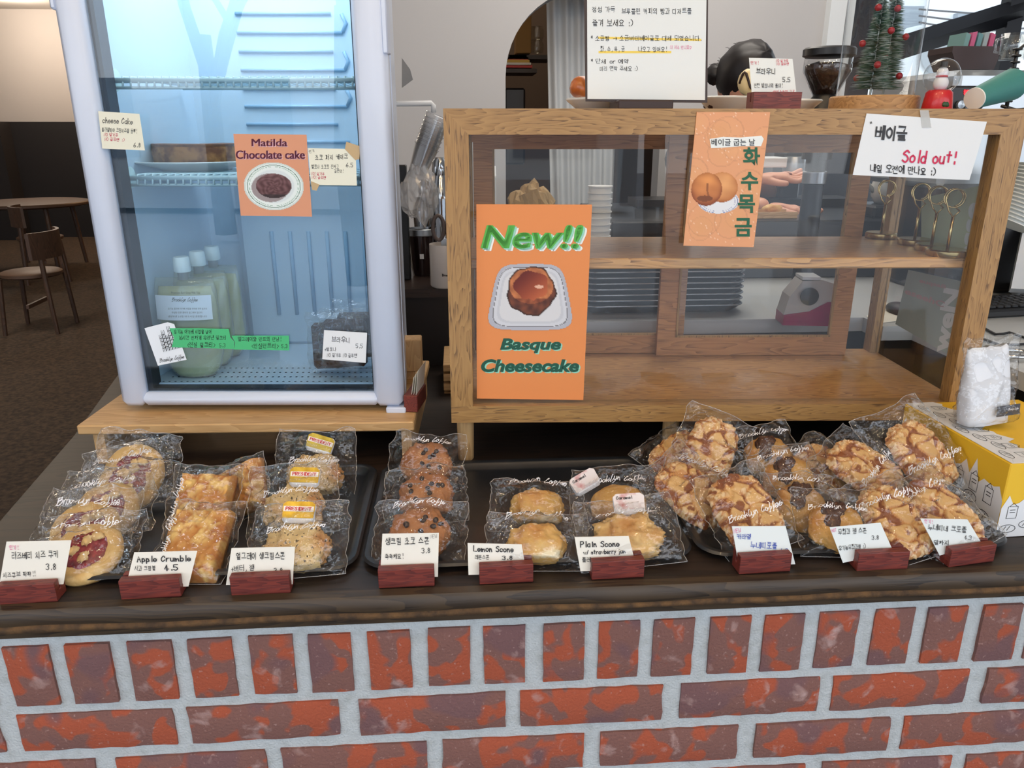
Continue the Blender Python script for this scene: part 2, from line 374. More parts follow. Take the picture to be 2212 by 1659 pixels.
def sheet(name, label, cat, corners, pl, m, off=.0004, group=None, th=.0005, sub=1):
    """a card, poster or strip of tape: corners in photo pixels dropped on the sheet's plane"""
    P = [apl(x, y, pl, off) for x, y in corners]; c = sum(P, V())/len(P)
    base = V((c.x, c.y, min(p.z for p in P)))
    t = thing(name, label, cat, base, 0, group)
    mb = MB().poly(P, -pl[1]*th); part('paper' if 'tape' not in name else 'strip', mb, m, t, world=True)
    return t
def picture(name, parent, corners, pl, fn, nx, ny, off=.0007):
    """flat print: colours of a printed picture over a quad (tl,tr,br,bl)"""
    tl, tr, br, bl = [V((x, y)) for x, y in corners]; mb = MB(); P = []; keep = []
    U, W = np.meshgrid(np.linspace(0, 1, nx), np.linspace(0, 1, ny)); rgb, a = fn(U, W)
    rgb = np.clip(rgb, 0, 255)/255; rgb = np.where(rgb <= .04045, rgb/12.92, ((rgb+.055)/1.055)**2.4)
    for j in range(ny):
        for i in range(nx):
            u, v = i/(nx-1), j/(ny-1); q = (tl*(1-u)+tr*u)*(1-v)+(bl*(1-u)+br*u)*v; P.append(apl(q.x, q.y, pl, off))
    F = [(j*nx+i, (j+1)*nx+i, (j+1)*nx+i+1, j*nx+i+1) for j in range(ny-1) for i in range(nx-1) if a[j, i] > .5 and a[j+1, i+1] > .5 and a[j, i+1] > .5 and a[j+1, i] > .5]
    mb.add(P, F, [tuple(rgb[j, i]) for j in range(ny) for i in range(nx)])
    return part(name, mb, PRINT, parent, world=True)
PRINT = mat('printed_paper', (255, 255, 255), .55, attr=True)

# ================================================================== SETTING
ZC = .965
M_MORTAR = mat('grey_mortar', (186, 191, 192), .95, c2=(170, 174, 173), scale=60, lo=.45, hi=.75, bump=1.0, bscale=350)
M_WALL = mat('beige_plaster', (190, 184, 180), .9, bump=.1, bscale=120)
M_DARK = mat('dark_wainscot', (30, 27, 28), .6)
M_FLOOR = mat('brown_carpet', (74, 58, 44), .95, c2=(36, 27, 20), scale=45, det=8, lo=.35, hi=.65, bump=.6, bscale=200)
# brick front under the counter
def brick_wall():
    root = struct('wall_counter', MB().box(-1.6, .815, 0, 1.9, .90, .9285).add([(-1.6, .815, .9), (1.9, .815, .9)], []), M_MORTAR)
    b = bpy.data.materials.new('red_brick'); b.use_nodes = True; n = b.node_tree.nodes; l = b.node_tree.links; bs = n['Principled BSDF']
    bs.inputs['Roughness'].default_value = .9
    tc = n.new('ShaderNodeTexCoord'); oi = n.new('ShaderNodeObjectInfo'); ad = n.new('ShaderNodeVectorMath'); ad.operation = 'ADD'
    mu = n.new('ShaderNodeMath'); mu.operation = 'MULTIPLY'; mu.inputs[1].default_value = 37; l.new(oi.outputs['Random'], mu.inputs[0])
    l.new(tc.outputs['Object'], ad.inputs[0]); l.new(mu.outputs[0], ad.inputs[1])
    def noi(sc, det, lo, hi, w=0, dist=0):
        no = n.new('ShaderNodeTexNoise'); no.inputs['Scale'].default_value = sc; no.inputs['Detail'].default_value = det; no.inputs['Distortion'].default_value = dist
        no.noise_dimensions = '4D'; no.inputs['W'].default_value = w
        l.new(ad.outputs[0], no.inputs['Vector']); r = n.new('ShaderNodeMapRange'); r.inputs['From Min'].default_value = lo; r.inputs['From Max'].default_value = hi
        l.new(no.outputs[0], r.inputs[0]); return r.outputs[0]
    def mix(f, a, c):
        m = n.new('ShaderNodeMix'); m.data_type = 'RGBA'; l.new(f, m.inputs[0])
        if isinstance(a, tuple): m.inputs[6].default_value = lin(a)+(1,)
        else: l.new(a, m.inputs[6])
        m.inputs[7].default_value = lin(c)+(1,); return m.outputs[2]
    c = mix(noi(26, 1.5, .50, .54, 0, .4), (122, 84, 76), (160, 78, 52))
    c = mix(noi(14, 1, .56, .62, 5, 0), c, (112, 80, 80))
    c = mix(noi(190, 6, .62, .80, 3), c, (186, 152, 144))
    c = mix(noi(30, 8, .60, .74, 9, .6), c, (176, 146, 140))
    l.new(c, bs.inputs['Base Color'])
    no = n.new('ShaderNodeTexNoise'); no.inputs['Scale'].default_value = 260; no.inputs['Detail'].default_value = 8; l.new(ad.outputs[0], no.inputs['Vector'])
    bp = n.new('ShaderNodeBump'); bp.inputs['Strength'].default_value = .9; bp.inputs['Distance'].default_value = .002
    l.new(no.outputs[0], bp.inputs['Height']); l.new(bp.outputs[0], bs.inputs['Normal'])
    rnd = random.Random(4); shapes = {}
    def brick(x, z, W, H, k):
        key = (round(W, 3), k % 4)
        if key not in shapes:
            mb = MB(); nx, nz = (10, 5) if W > H else (5, 7)
            def f(u, v):
                e = min(u, 1-u, v, 1-v); a = 0
                px = (u-.5)*W; pz = (v-.5)*H
                if e < .01:
                    jj = noise.noise(V((px*70+k*9, pz*70, k)))*.0028; px *= 1+jj/W*2; pz *= 1+jj/H*2
                return (px, -.0045+(.0035 if e < .01 else 0)+noise.noise(V((px*60, pz*60, k*3)))*.0012, pz)
            mb.grid(nx, nz, f)
            ring = [i for i in range(nx)]+[j*nx+nx-1 for j in range(1, nz)]+[(nz-1)*nx+i for i in range(nx-2, -1, -1)]+[j*nx for j in range(nz-2, 0, -1)]
            b0 = len(mb.v); mb.v += [V((mb.v[i].x, .03, mb.v[i].z)) for i in ring]
            m = len(ring)
            for i in range(m): mb.f.append((ring[i], b0+i, b0+(i+1) % m, ring[(i+1) % m]))
            shapes[key] = mesh_of('brick', mb, b, 40)
        link('brick', shapes[key], root, Matrix.Translation((x, .812+rnd.uniform(-.001, .0015), z)) @ Matrix.Rotation(radians(rnd.uniform(-.7, .7)), 4, 'Y'))
    k = 0
    for i in range(-8, 22):
        k += 1; brick(-.5365+.0731*i+rnd.uniform(-.002, .002), .8635+rnd.uniform(-.001, .001), .053+rnd.uniform(-.0015, .0015)*0, .087, k)
    for r in range(5):
        for i in range(-4, 8):
            k += 1; brick(-.569+.095+(0 if r % 2 == 0 else .1095)+.2125*i+rnd.uniform(-.002, .002), .7765-.0735*r, .190, .056, k)
brick_wall()
struct('floor', MB().box(-9, -1.4, -.05, 7, 3.75, 0).box(-9, 3.75, -.05, -.5, 13, 0).box(-.5, 3.75, -.05, 1.65, 5.5, 0), M_FLOOR)
struct('ceiling', MB().box(-9, -1.4, 3.1, 7, 3.72, 3.2).box(-9, 3.72, 3.1, -.5, 13, 3.2).box(-.5, 3.72, 3.1, 1.65, 5.5, 3.2), mat('ceiling_paint', (205, 200, 194), .9))
struct('wall_left', MB().box(-9.1, -1.4, 0, -9, 13, 3.1), M_WALL)
t = struct('wall_back', MB().box(-9, 12, 1.62, -.6, 12.1, 3.1), M_WALL)
struct('trim_1', MB().box(-9, 11.9, 0, -.6, 12.0, 1.63).box(-6.35, 11.6, 0, -9, 11.9, 1.63), M_DARK)
struct('wall_side', MB().box(-.62, 3.7, 0, -.5, 12, 3.1), M_WALL)
YB = 3.6
# service wall with the arched opening
pa = ay(1092, 160, YB); pc = ay(1264, 168, YB); RA = pc.x-pa.x; za = pc.z
def archwall(x0, x1, z1, y0, y1, cx, r, zc, n=24):
    mb = MB(); loop = [(cx-r, 0)]+[(cx-r*cos(pi*i/n), zc+r*sin(pi*i/n)) for i in range(n+1)]+[(cx+r, 0)]
    for y in (y0, y1):
        k = len(mb.v); out = [(x0, 0)]+[(x0+(x1-x0)*i/n, z1) for i in range(n+1)]+[(x1, 0)]
        mb.v += [V((a, y, c)) for a, c in loop]+[V((a, y, c)) for a, c in out]; m = len(loop)
        for i in range(m-1): mb.f.append((k+i, k+i+1, k+m+i+1, k+m+i))
    m = len(loop)
    for i in range(m-1): mb.f.append((i, i+1, 2*m+i+1, 2*m+i))
    return mb
xw = ay(1768, 150, YB).x
struct('wall_service', archwall(-.6, xw, 3.1, YB, YB+.12, pc.x, RA, za), mat('service_plaster', (186, 184, 184), .9, bump=.08, bscale=100))
struct('trim_2', MB().box(xw, YB-.05, 0, xw+.11, YB+.15, 3.1), mat('white_pillar', (224, 228, 230), .7))
M_BROWNROOM = mat('storage_wall', (84, 68, 56), .8)
struct('wall_storage', MB().box(-.45, 5.4, 0, 1.6, 5.5, 3.1).box(-.49, YB+.15, 0, -.45, 5.4, 3.1).box(1.6, YB+.15, 0, 1.65, 5.4, 3.1).box(.80, YB+.5, 0, .84, 5.4, 3.1), M_BROWNROOM)
# street window on the right of the back wall
M_BLACKMETAL = mat('black_window_metal', (34, 36, 42), .45, metal=.3)
GLASS = film('clear_window_glass', (.96, .98, .98), .03, .01, fres=.6)
fx0 = xw+.11; fr = MB()
for x0, x1 in ((fx0, fx0+.12), (3.3, 3.42)): fr.box(x0, YB-.03, 0, x1, YB+.09, 3.1)
fr.box(fx0, YB-.03, 0, 6.9, YB+.09, .9).box(fx0, YB-.03, 2.95, 6.9, YB+.09, 3.1)
wn = struct('window_1', fr, M_BLACKMETAL)
q0 = ay(1985, 105, YB); q1 = ay(2212, 45, YB); q1.x += .9; q1.z += .02
part('diagonal_bar', MB().tube([q0+V((-.5, 0, -.12)), q1+V((0, 0, .3))], .05, 4), M_BLACKMETAL, wn, world=True)
q2 = ay(2168, 60, YB)
part('mullion', MB().box(q2.x, YB-.02, .9, q2.x+.07, YB+.05, 3.0), M_BLACKMETAL, wn, world=True)
part('pane', MB().box(fx0+.1, YB+.02, .9, 6.8, YB+.028, 2.96), GLASS, wn, world=True)
struct('wall_right', MB().box(6.9, -1.4, 0, 7, 3.7, 3.1), M_WALL)
# shop front behind the viewer: tall glazing between posts
fm = MB()
for x in (-9, -6, -3.2, 3.4, 6.8): fm.box(x, -1.42, 0, x+.12, -1.3, 3.1)
fm.box(-9, -1.42, 2.95, 7, -1.3, 3.1).box(-9, -1.42, 0, -3.2, -1.3, .25).box(3.4, -1.42, 0, 7, -1.3, .25)
struct('window_2', fm, M_BLACKMETAL)
# street outside
M_ASPH = mat('street_paving', (178, 178, 180), .9)
solo('street', MB().box(-30, -30, -.2, 30, -1.45, -.12), M_ASPH, 'grey street paving outside the shop front', 'street')['kind'] = 'structure'
def facade(x0, y0, x1, y1, H, name, label, nwin, floors, face, mw):
    floors = 1
    t = thing(name, label, 'building', ((x0+x1)/2, (y0+y1)/2, 0))
    part('wall', MB().box(x0, y0, 0, x1, y1, H), mw, t, world=True)
    yy = y0 if face < 0 else y1
    for r in range(floors):
        for i in range(nwin):
            a = x0+(x1-x0)*(i+.25)/nwin; b = a+(x1-x0)*.5/nwin; z = 1.0+3.0*r
            f = part('window', MB().box(a, yy-.04, z, b, yy+.04, z+1.5), mat('house_window', (120, 130, 142), .2), t, world=True)
    return t
facade(-14, -16, 2, -13, 2.3, 'street_building', 'pale house across the street reflected in the fridge glass', 5, 1, 1, mat('street_wall', (196, 198, 200), .9))
def bare_tree(x, y, h, seed):
    rnd = random.Random(seed); t = thing('bare_tree', 'bare winter tree standing outside %s' % ('nearest the shop' if seed == 3 else 'further along the street' if seed == 8 else 'by the far kerb'), 'tree', (x, y, 0))
    mb = MB()
    def br(p, d, L, r, k):
        q = p+d*L; mb.tube([p, p+d*L*.5+V((rnd.uniform(-.05, .05), 0, 0))*L, q], [r, r*.85, r*.65], 6, caps=False)
        if k == 0: return
        for i in range(3 if k > 1 else 4):
            e = (d+V((rnd.uniform(-.8, .8), rnd.uniform(-.8, .8), rnd.uniform(-.1, .5)))).normalized(); br(p+d*L*rnd.uniform(.6, 1), e, L*rnd.uniform(.55, .8), r*.6, k-1)
    br(V((0, 0, 0)), V((0, 0, 1)), h*.4, .16, 5); part('trunk', mb, mat('bark', (74, 66, 62), .9), t)
bare_tree(-1.9, -5.2, 6.5, 3); bare_tree(1.6, -7.5, 7, 8); bare_tree(-5, -9, 7, 11)
# view through the right hand window: white building
M_BLD = mat('white_rendered_house', (228, 230, 232), .85)
bl = thing('white_house', 'white rendered house seen through the street window', 'building', (6, 8.6, 0))
part('wall', MB().box(2.4, 8.2, -.1, 13, 11, 7), M_BLD, bl, world=True)
for (a, b, c, d) in ((1915, 15, 1970, 130), (2060, 30, 2140, 70), (2040, 100, 2110, 128)):
    p = ay(a, b, 8.2); q = ay(c, d, 8.2)
    part('window', MB().box(p.x, 8.12, q.z, q.x, 8.22, p.z), mat('grey_shutter', (150, 160, 168), .5, c2=(120, 130, 140), scale=3, stretch=(1, 1, 30)), bl, world=True)
p = ay(2030, 150, 8.2)
part('sloping_roof', MB().poly([(p.x, 8.0, p.z+.1), (p.x+4, 8.0, p.z+.9), (p.x+4, 8.0, p.z+1.0), (p.x, 8.0, p.z+.2)], (0, .3, 0)), mat('roof_edge', (150, 152, 156), .7), bl, world=True)
p = ay(2020, 118, 7.9)
ac = thing('air_conditioner', 'white outdoor air conditioner unit on the house outside', 'air conditioner', p)
part('case', MB().box(-.3, -.15, -.25, .5, .12, .25, .02), mat('ac_white', (214, 218, 220), .5), ac)
part('fan_grille', MB().xf(Matrix()).lathe([(.05, 0), (.2, 0), (.2, .02), (.05, .02)], 24).xf(Matrix.Translation((-.05, -.17, 0)) @ Matrix.Rotation(pi/2, 4, 'X')), mat('ac_grey', (140, 146, 150), .5), ac)
for i in range(3):
    a = ay(1985, 20+i*14, 7.6); b = ay(2230, 8+i*26, 7.6)
    solo('power_cable', MB().tube([a, (a+b)/2+V((0, 0, -.06)), b], .008, 4), mat('cable_black', (40, 42, 46), .6), ('thin overhead cable outside the window, uppermost', 'thin overhead cable outside the window, middle one', 'thin overhead cable outside the window, lowest')[i], 'cable')

# inside the arch: shelf, box, curtain
def curtain():
    a = ay(1175, 20, YB+.3); b = ay(1290, 20, YB+.3); mb = MB()
    x0, x1 = a.x, b.x+.12
    def f(u, v):
        z = .9+1.6*v; wv = sin(u*38+sin(v*2)*1.2)*.018
        return (x0+(x1-x0)*u+(1-v)*.06*(1-u), YB+.32+wv, z)
    mb.grid(60, 14, f); o = solo('curtain', mb, mat('white_curtain', (205, 208, 210), .9), 'white gathered curtain hanging inside the arched opening', 'curtain', True)
    o.modifiers.new('t', 'SOLIDIFY').thickness = .003
curtain()
def shelf_at(px0, px1, py, Y, name, label, th=.02, m=None, D=.25):
    a = ay(px0, py, Y); b = ay(px1, py, Y)
    return solo(name, MB().box(a.x, Y, a.z-th, b.x, Y+D, a.z), m or mat('dark_shelf', (70, 62, 56), .6), label, 'shelf')
shelf_at(1085, 1192, 118, 4.3, 'storage_shelf', 'upper storage shelf inside the arch holding a cardboard box')
shelf_at(1085, 1160, 148, 4.3, 'storage_shelf', 'lower dark storage shelf inside the arch below the books')
a = ay(1115, 115, 4.35); b = ay(1148, 30, 4.35)
solo('cardboard_box', MB().box(a.x, 4.35, a.z, b.x, 4.5, b.z, .004), mat('cardboard', (150, 112, 62), .8), 'tall brown cardboard box on the upper storage shelf', 'box')
for i in range(2):
    a = ay(1162, 112-i*30, 4.36)
    solo('glass_jar', MB().lathe([(.0, 0), (.032, 0), (.036, .01), (.036, .045), (.028, .055), (.03, .062), (0, .062)], 16, (a.x, 4.42, a.z)), film('jar_glass', (.9, .9, .85), .15, .1), ('round clear jar standing on the upper storage shelf', 'round clear jar stacked on the lower jar inside the arch')[i], 'jar', True)
for i, (c, y0) in enumerate((((190, 60, 50), 145), ((225, 215, 200), 140), ((210, 170, 70), 134), ((180, 70, 60), 128), ((90, 84, 80), 123))):
    a = ay(1092+i*2, y0+1, 4.3); b = ay(1150-i*3, y0-3, 4.3)
    solo('magazine', MB().box(a.x, 4.3, a.z, b.x, 4.5, b.z+.004), mat('mag%d' % i, c, .6), ('red magazine at the bottom', 'cream magazine second from the bottom', 'yellow magazine in the middle', 'brick red magazine second from the top', 'grey magazine on the top')[i]+' of the pile inside the arch', 'magazine')
a = ay(1090, 232, 4.4); b = ay(1135, 190, 4.4)
solo('storage_bin', MB().box(a.x, 4.4, a.z-.3, b.x, 4.6, b.z, .01), mat('dark_bin', (40, 38, 42), .4), 'dark plastic bin in the storage behind the arch', 'bin')

# cafe furniture far left
WD = wood('dark_chair_wood', (84, 60, 46), (58, 42, 34), 2, .4, .5, grain=.3)
WDX = mat('seat_wood', (84, 62, 48), .5)
def chair(x, y, rz, label):
    t = thing('dining_chair', label, 'chair', (x, y, 0), rz, None)
    part('seat', MB().lathe([(0, .43), (.2, .43), (.215, .44), (.215, .462), (.2, .47), (0, .47)], 28), WDX, t, 40)
    for sx in (-1, 1):
        for sy in (-1, 1):
            part('leg', MB().tube([(sx*.17, sy*.16, .435 if sy < 0 else .60), (sx*.19, sy*.19, 0)], [.02, .017], 8), WD, t, 40)
    mb = MB(); A = [(-.24+.48*i/12) for i in range(13)]
    ring = []
    for u in A:
        yy = .19-.10*(u/.24)**2+.02
        ring.append((u, yy))
    for (u, yy) in ring: mb.v += [V((u, yy, .58)), V((u, yy, .78)), V((u, yy+.025, .78)), V((u, yy+.025, .58))]
    for i in range(12):
        for j in range(4): mb.f.append((i*4+j, i*4+(j+1) % 4, (i+1)*4+(j+1) % 4, (i+1)*4+j))
    mb.f += [(0, 1, 2, 3), (51, 50, 49, 48)]
    part('backrest', mb, WD, t, 30)
    part('stretcher', MB().box(-.17, -.01, .2, .17, .01, .23), WD, t)
chair(-3.34, 6.15, radians(-86), 'dark wooden chair with round seat and curved back left of the fridge')
chair(-4.35, 8.3, radians(120), 'dark wooden chair tucked under the far round table')
chair(-3.35, 9.0, radians(200), 'dark wooden chair half hidden behind the fridge edge')
def round_table(x, y, r, label):
    t = thing('round_table', label, 'table', (x, y, 0))
    part('tabletop', MB().lathe([(0, .70), (r-.03, .70), (r, .715), (r, .735), (r-.01, .745), (0, .745)], 40), WDX, t, 40)
    for k in range(4):
        a = pi/4+k*pi/2
        part('leg', MB().tube([(r*.7*cos(a), r*.7*sin(a), .70), (r*.8*cos(a), r*.8*sin(a), 0)], [.028, .022], 8), WD, t, 40)
round_table(-4.85, 9.2, .60, 'dark round wooden table in the corner left of the fridge')

# ================================================================== COUNTER
def counter():
    m = wood('dark_stained_counter', (46, 34, 27), (30, 23, 20), 0, .35, .5, pore=(14, 10, 8), grain=.4)
    mb = MB().poly([(-1.7, .812, .933), (1.6, .812, .933), (1.6, 1.06, .933), (.92, 1.06, .933), (.90, 1.45, .933), (.80, 1.50, .933), (.10, 1.52, .933), (.10, 1.76, .933), (-.80, 1.76, .933), (-.72, 1.36, .933), (-.66, .95, .933), (-.66, .812, .933)][1:] , (0, 0, .032))
    t = thing('countertop', 'dark stained wooden countertop along the top of the brick wall', 'counter', (.3, 1.2, .93))
    part('slab', mb, m, t, world=True)
    n = 220; E0 = wood('counter_edge_wood', (68, 54, 38), (48, 38, 29), 0, .55, .5, pore=(26, 20, 15), grain=.7)
    BK = mat('live_edge_bark', (100, 72, 40), .85, c2=(58, 42, 27), scale=60, bump=.8, bscale=180)
    prof = MB(); bark = MB()
    rows = []
    for i in range(n+1):
        x = -.95+2.85*i/n; w1 = noise.noise(V((x*7, 0, 0)))*.003+noise.noise(V((x*25, 4, 0)))*.0008; w2 = noise.noise(V((x*5, 9, 0)))*.0035
        rows.append([(x, .815, .966), (x, .801, .966), (x, .797, .962), (x, .7955+w1*.3, .950), (x, .797, .947+w1)])
        a, b = .9445+w1, .9375+w2
        bark.v += [V((x, .7975, a+.0015)), V((x, .7945, a-.001)), V((x, .7940, (a+b)/2)), V((x, .7955, b)), V((x, .800, b-.0015))]
        if i: bark.f += [((i-1)*5+j, i*5+j, i*5+j+1, (i-1)*5+j+1) for j in range(4)]
    for i, r in enumerate(rows):
        prof.v += [V(p) for p in r]+[V((r[0][0], .799, .9285)), V((r[0][0], .815, .9285))]
        if i: prof.f += [((i-1)*7+j, i*7+j, i*7+(j+1) % 7, (i-1)*7+(j+1) % 7) for j in range(7)]
    part('front_edge', prof, E0, t, 40, world=True); part('live_edge', bark, BK, t, True, world=True)
    # raised dark rail along the left end
counter()
M_LEDGE = wood('back_ledge_wood', (52, 36, 28), (34, 24, 20), 0, .5, .35, grain=.4)
struct('wall_ledge', MB().box(-.45, 1.78, 0, .12, 2.2, 1.13), mat('ledge_front', (34, 26, 24), .6))
solo('ledge_top', MB().box(-.46, 1.765, 1.13, .12, 2.2, 1.15), M_LEDGE, 'dark wooden back ledge between fridge and display case', 'shelf')
BK = mat('black_cabinet', (17, 17, 19), .5)
STEEL = mat('brushed_steel', (176, 180, 184), .32, metal=.9, bump=.1, bscale=40, stretch=(1, 30, 30))
bt = thing('work_bench', 'pale steel work bench behind and beside the display case', 'bench', (.8, 1.7, 0))
part('cabinet', MB().box(.14, 1.56, 0, 1.9, 2.3, 1.09).box(.88, 1.47, 0, .95, 1.56, 1.09).box(.95, 1.10, 0, 1.9, 1.53, 1.09), BK, bt, world=True)
part('worktop', MB().box(.13, 1.54, 1.09, 1.9, 2.3, 1.12).box(.865, 1.46, 1.09, .93, 1.54, 1.12).box(.93, 1.08, 1.09, 1.9, 1.54, 1.12), mat('pale_worktop', (186, 190, 192), .35), bt, world=True)
st = solo('prep_station', MB().box(.40, 2.0, 1.12, 1.9, 2.55, 1.275, .004).box(.55, 2.36, 1.275, 1.25, 2.5, 1.30), mat('black_station', (24, 25, 28), .3), 'long black preparation station behind the display case', 'counter')

# ================================================================== FRIDGE
def fridge():
    W, D, H = .485, .40, .95
    M0 = Matrix.Translation((-.586, 1.269, 1.05)) @ Matrix.Rotation(radians(-3.9), 4, 'Z')
    t = thing('display_fridge', 'white glass-door display fridge on the low wooden platform', 'fridge', M=M0)
    WH = mat('fridge_white', (206, 216, 234), .35, coat=.2); IN = mat('fridge_inside', (196, 216, 230), .5); SEAL = mat('dark_seal', (34, 38, 46), .5)
    GR = mat('fridge_rib', (150, 184, 208), .45)
    part('cabinet', MB().poly([(0, .042, 0), (.02, .042, 0), (.05, D, 0), (.03, D, 0)], (0, 0, H)).poly([(W-.02, .042, 0), (W, .042, 0), (W-.045, D, 0), (W-.065, D, 0)], (0, 0, H)).box(.03, D-.03, 0, W-.045, D, H).poly([(.02, .045, 0), (W-.02, .045, 0), (W-.063, D-.03, 0), (.048, D-.03, 0)], (0, 0, .018)).poly([(.02, .045, H-.03), (W-.02, .045, H-.03), (W-.063, D-.03, H-.03), (.048, D-.03, H-.03)], (0, 0, .03)), WH, t, 30)
    part('liner', MB().poly([(.021, .05, .018), (.025, .05, .018), (.053, D-.03, .018), (.049, D-.03, .018)], (0, 0, H-.05)).poly([(W-.025, .05, .018), (W-.021, .05, .018), (W-.064, D-.03, .018), (W-.068, D-.03, .018)], (0, 0, H-.05)).box(.05, D-.045, .018, W-.064, D-.03, H-.03)
         .box(.12, D-.085, .02, W-.067, D-.045, .375, .012), IN, t, 30)
    fr = MB(); r = .012
    def bar(x0, z0, x1, z1): fr.box(x0, 0, z0, x1, .04, z1, .009)
    bar(0, 0, .042, H); bar(W-.050, 0, W, H); bar(.034, 0.001, W-.04, .0235); bar(.034, .001, W-.04, H-.04) if 0 else None
    fr.box(.034, .001, H-.04, W-.04, .04, H, .006)
    dr = part('door', fr, WH, t, 50)
    gl = film('fridge_door_glass', (.86, .93, .98), .062, .008, fres=.75)
    part('pane', MB().box(.040, .014, .022, W-.048, .018, H-.038), gl, dr)
    part('seal', MB().box(.040, .020, .022, .0515, .05, H-.04).box(W-.0535, .02, .022, W-.049, .05, H-.04).box(.05, .02, .022, W-.05, .045, .028), SEAL, dr)
    part('handle', MB().box(-.006, .004, .62, .004, .03, .80, .003), WH, dr, 40)
    part('hinge', MB().box(W-.03, .0, -.012, W+.004, .035, -.001, .002), WH, dr, 40)
    part('door_edge_strip', MB().box(W-.006, .002, .56, W+.003, .03, .76, .002), WH, dr, 40)
    # ribs pressed into the back wall
    rb = MB(); yb = D-.046
    for k in range(13):
        z = .43+.033*k
        rb.tube([(.15, yb, z), (.33 if k % 2 else .35, yb, z)], .0035, 6); rb.tube([(.375, yb, z), (W-.07, yb, z)], .0035, 6)
    for k in range(6):
        if k: rb.tube([(.35, yb, .43+.066*k), (.358, yb, .43+.066*k+.016), (.35, yb, .43+.066*k+.033)], .0035, 6)
    for k in range(7): x = .19+.037*k; rb.tube([(x, D-.087, .09), (x, D-.087, .26)], .004, 6)
    part('pressed_ribs', rb, GR, t, True)
    part('screw', MB().lathe([(0, 0), (.006, 0), (.006, .003), (0, .004)], 12).xf(Matrix.Translation((.155, D-.087, .33)) @ Matrix.Rotation(pi/2, 4, 'X')), STEEL, t)
    # perforated floor
    fl = part('perforated_floor', MB().poly([(.024, .045, .018), (W-.024, .045, .018), (W-.06, D-.05, .018), (.05, D-.05, .018)], (0, 0, .008)).box(.024, .042, .018, W-.024, .048, .030), IN, t)
    hb = MB()
    for r_ in range(4):
        for i in range(36):
            x = .050+(W-.1)*(i+(r_ % 2)*.5)/36; y = .062+.027*r_
            hb.add([(x+.0022*cos(a*pi/4), y+.0022*sin(a*pi/4), .0264) for a in range(8)], [tuple(range(8))])
    h = part('vent_holes', hb, mat('hole_black', (16, 20, 30), .9), fl); h['kind'] = 'stuff'
    WIRE = mat('coated_wire', (196, 222, 226), .35)
    for py, px in ((172, 500), (386, 500)):
        z = (M0.inverted() @ ay(px, py, 1.29)).z
        s = part('shelf', MB().tube([(.045, .055, z), (W-.03, .055, z)], .0042, 8).tube([(.045, .055, z-.011), (W-.03, .055, z-.011)], .0025, 6).tube([(.055, D-.10, z), (W-.06, D-.10, z)], .003, 6), WIRE, t, True)
        wb = MB()
        for i in range(30): x = .062+(W-.125)*i/29; wb.tube([(x, .051, z-.010), (x, .054, z+.005), (x, D-.1, z+.004)], .0017, 5)
        part('wires', wb, WIRE, s, True)
        part('bracket', MB().lathe([(0, 0), (.017, 0), (.017, .018), (0, .02)], 20).xf(Matrix.Translation((.030, .062, z+.001)) @ Matrix.Rotation(pi/2, 4, 'Y')), mat('bracket_white', (205, 230, 228), .4), s, 40)
        part('bracket', MB().lathe([(0, 0), (.014, 0), (.014, .016), (0, .018)], 20).xf(Matrix.Translation((W-.03, .062, z+.001)) @ Matrix.Rotation(-pi/2, 4, 'Y')), mat('bracket_white', (205, 230, 228), .4), s, 40)
    for x in (.04, W-.04):
        for y in (.06, D-.05): part('foot', MB().lathe([(0, -.0095), (.014, -.0095), (.012, 0.001), (0, .001)], 14, (x, y, 0)), SEAL, t, 40)
    return t, M0, W
FR, FM, FW_ = fridge()
nF = (FM.to_3x3() @ V((0, -1, 0))).normalized()
PG = plane(FM @ V((0, .0135, 0)), nF)
def in_fridge(px, py, y): return apl(px, py, plane(FM @ V((0, y, 0)), nF))
# platform
LW = wood('light_pine', (206, 168, 118), (190, 150, 100), 0, .6, .5, pore=(160, 120, 78), grain=.35)
pm = Matrix.Translation((-.637, 1.213, 0)) @ Matrix.Rotation(radians(-2.2), 4, 'Z')
pf = thing('fridge_platform', 'low light pine platform carrying the fridge', 'stand', M=pm @ Matrix.Translation((0, 0, ZC)))
part('top_board', MB().box(0, 0, .058, .555, .36, .0745, .002), LW, pf)
LWY = wood('light_pine_side', (206, 168, 118), (190, 150, 100), 2, .6, .5, pore=(160, 120, 78), grain=.35)
part('side_board', MB().box(.018, .012, .0005, .036, .35, .058), LWY, pf); part('side_board', MB().box(.532, .012, .0005, .549, .35, .058), LWY, pf)

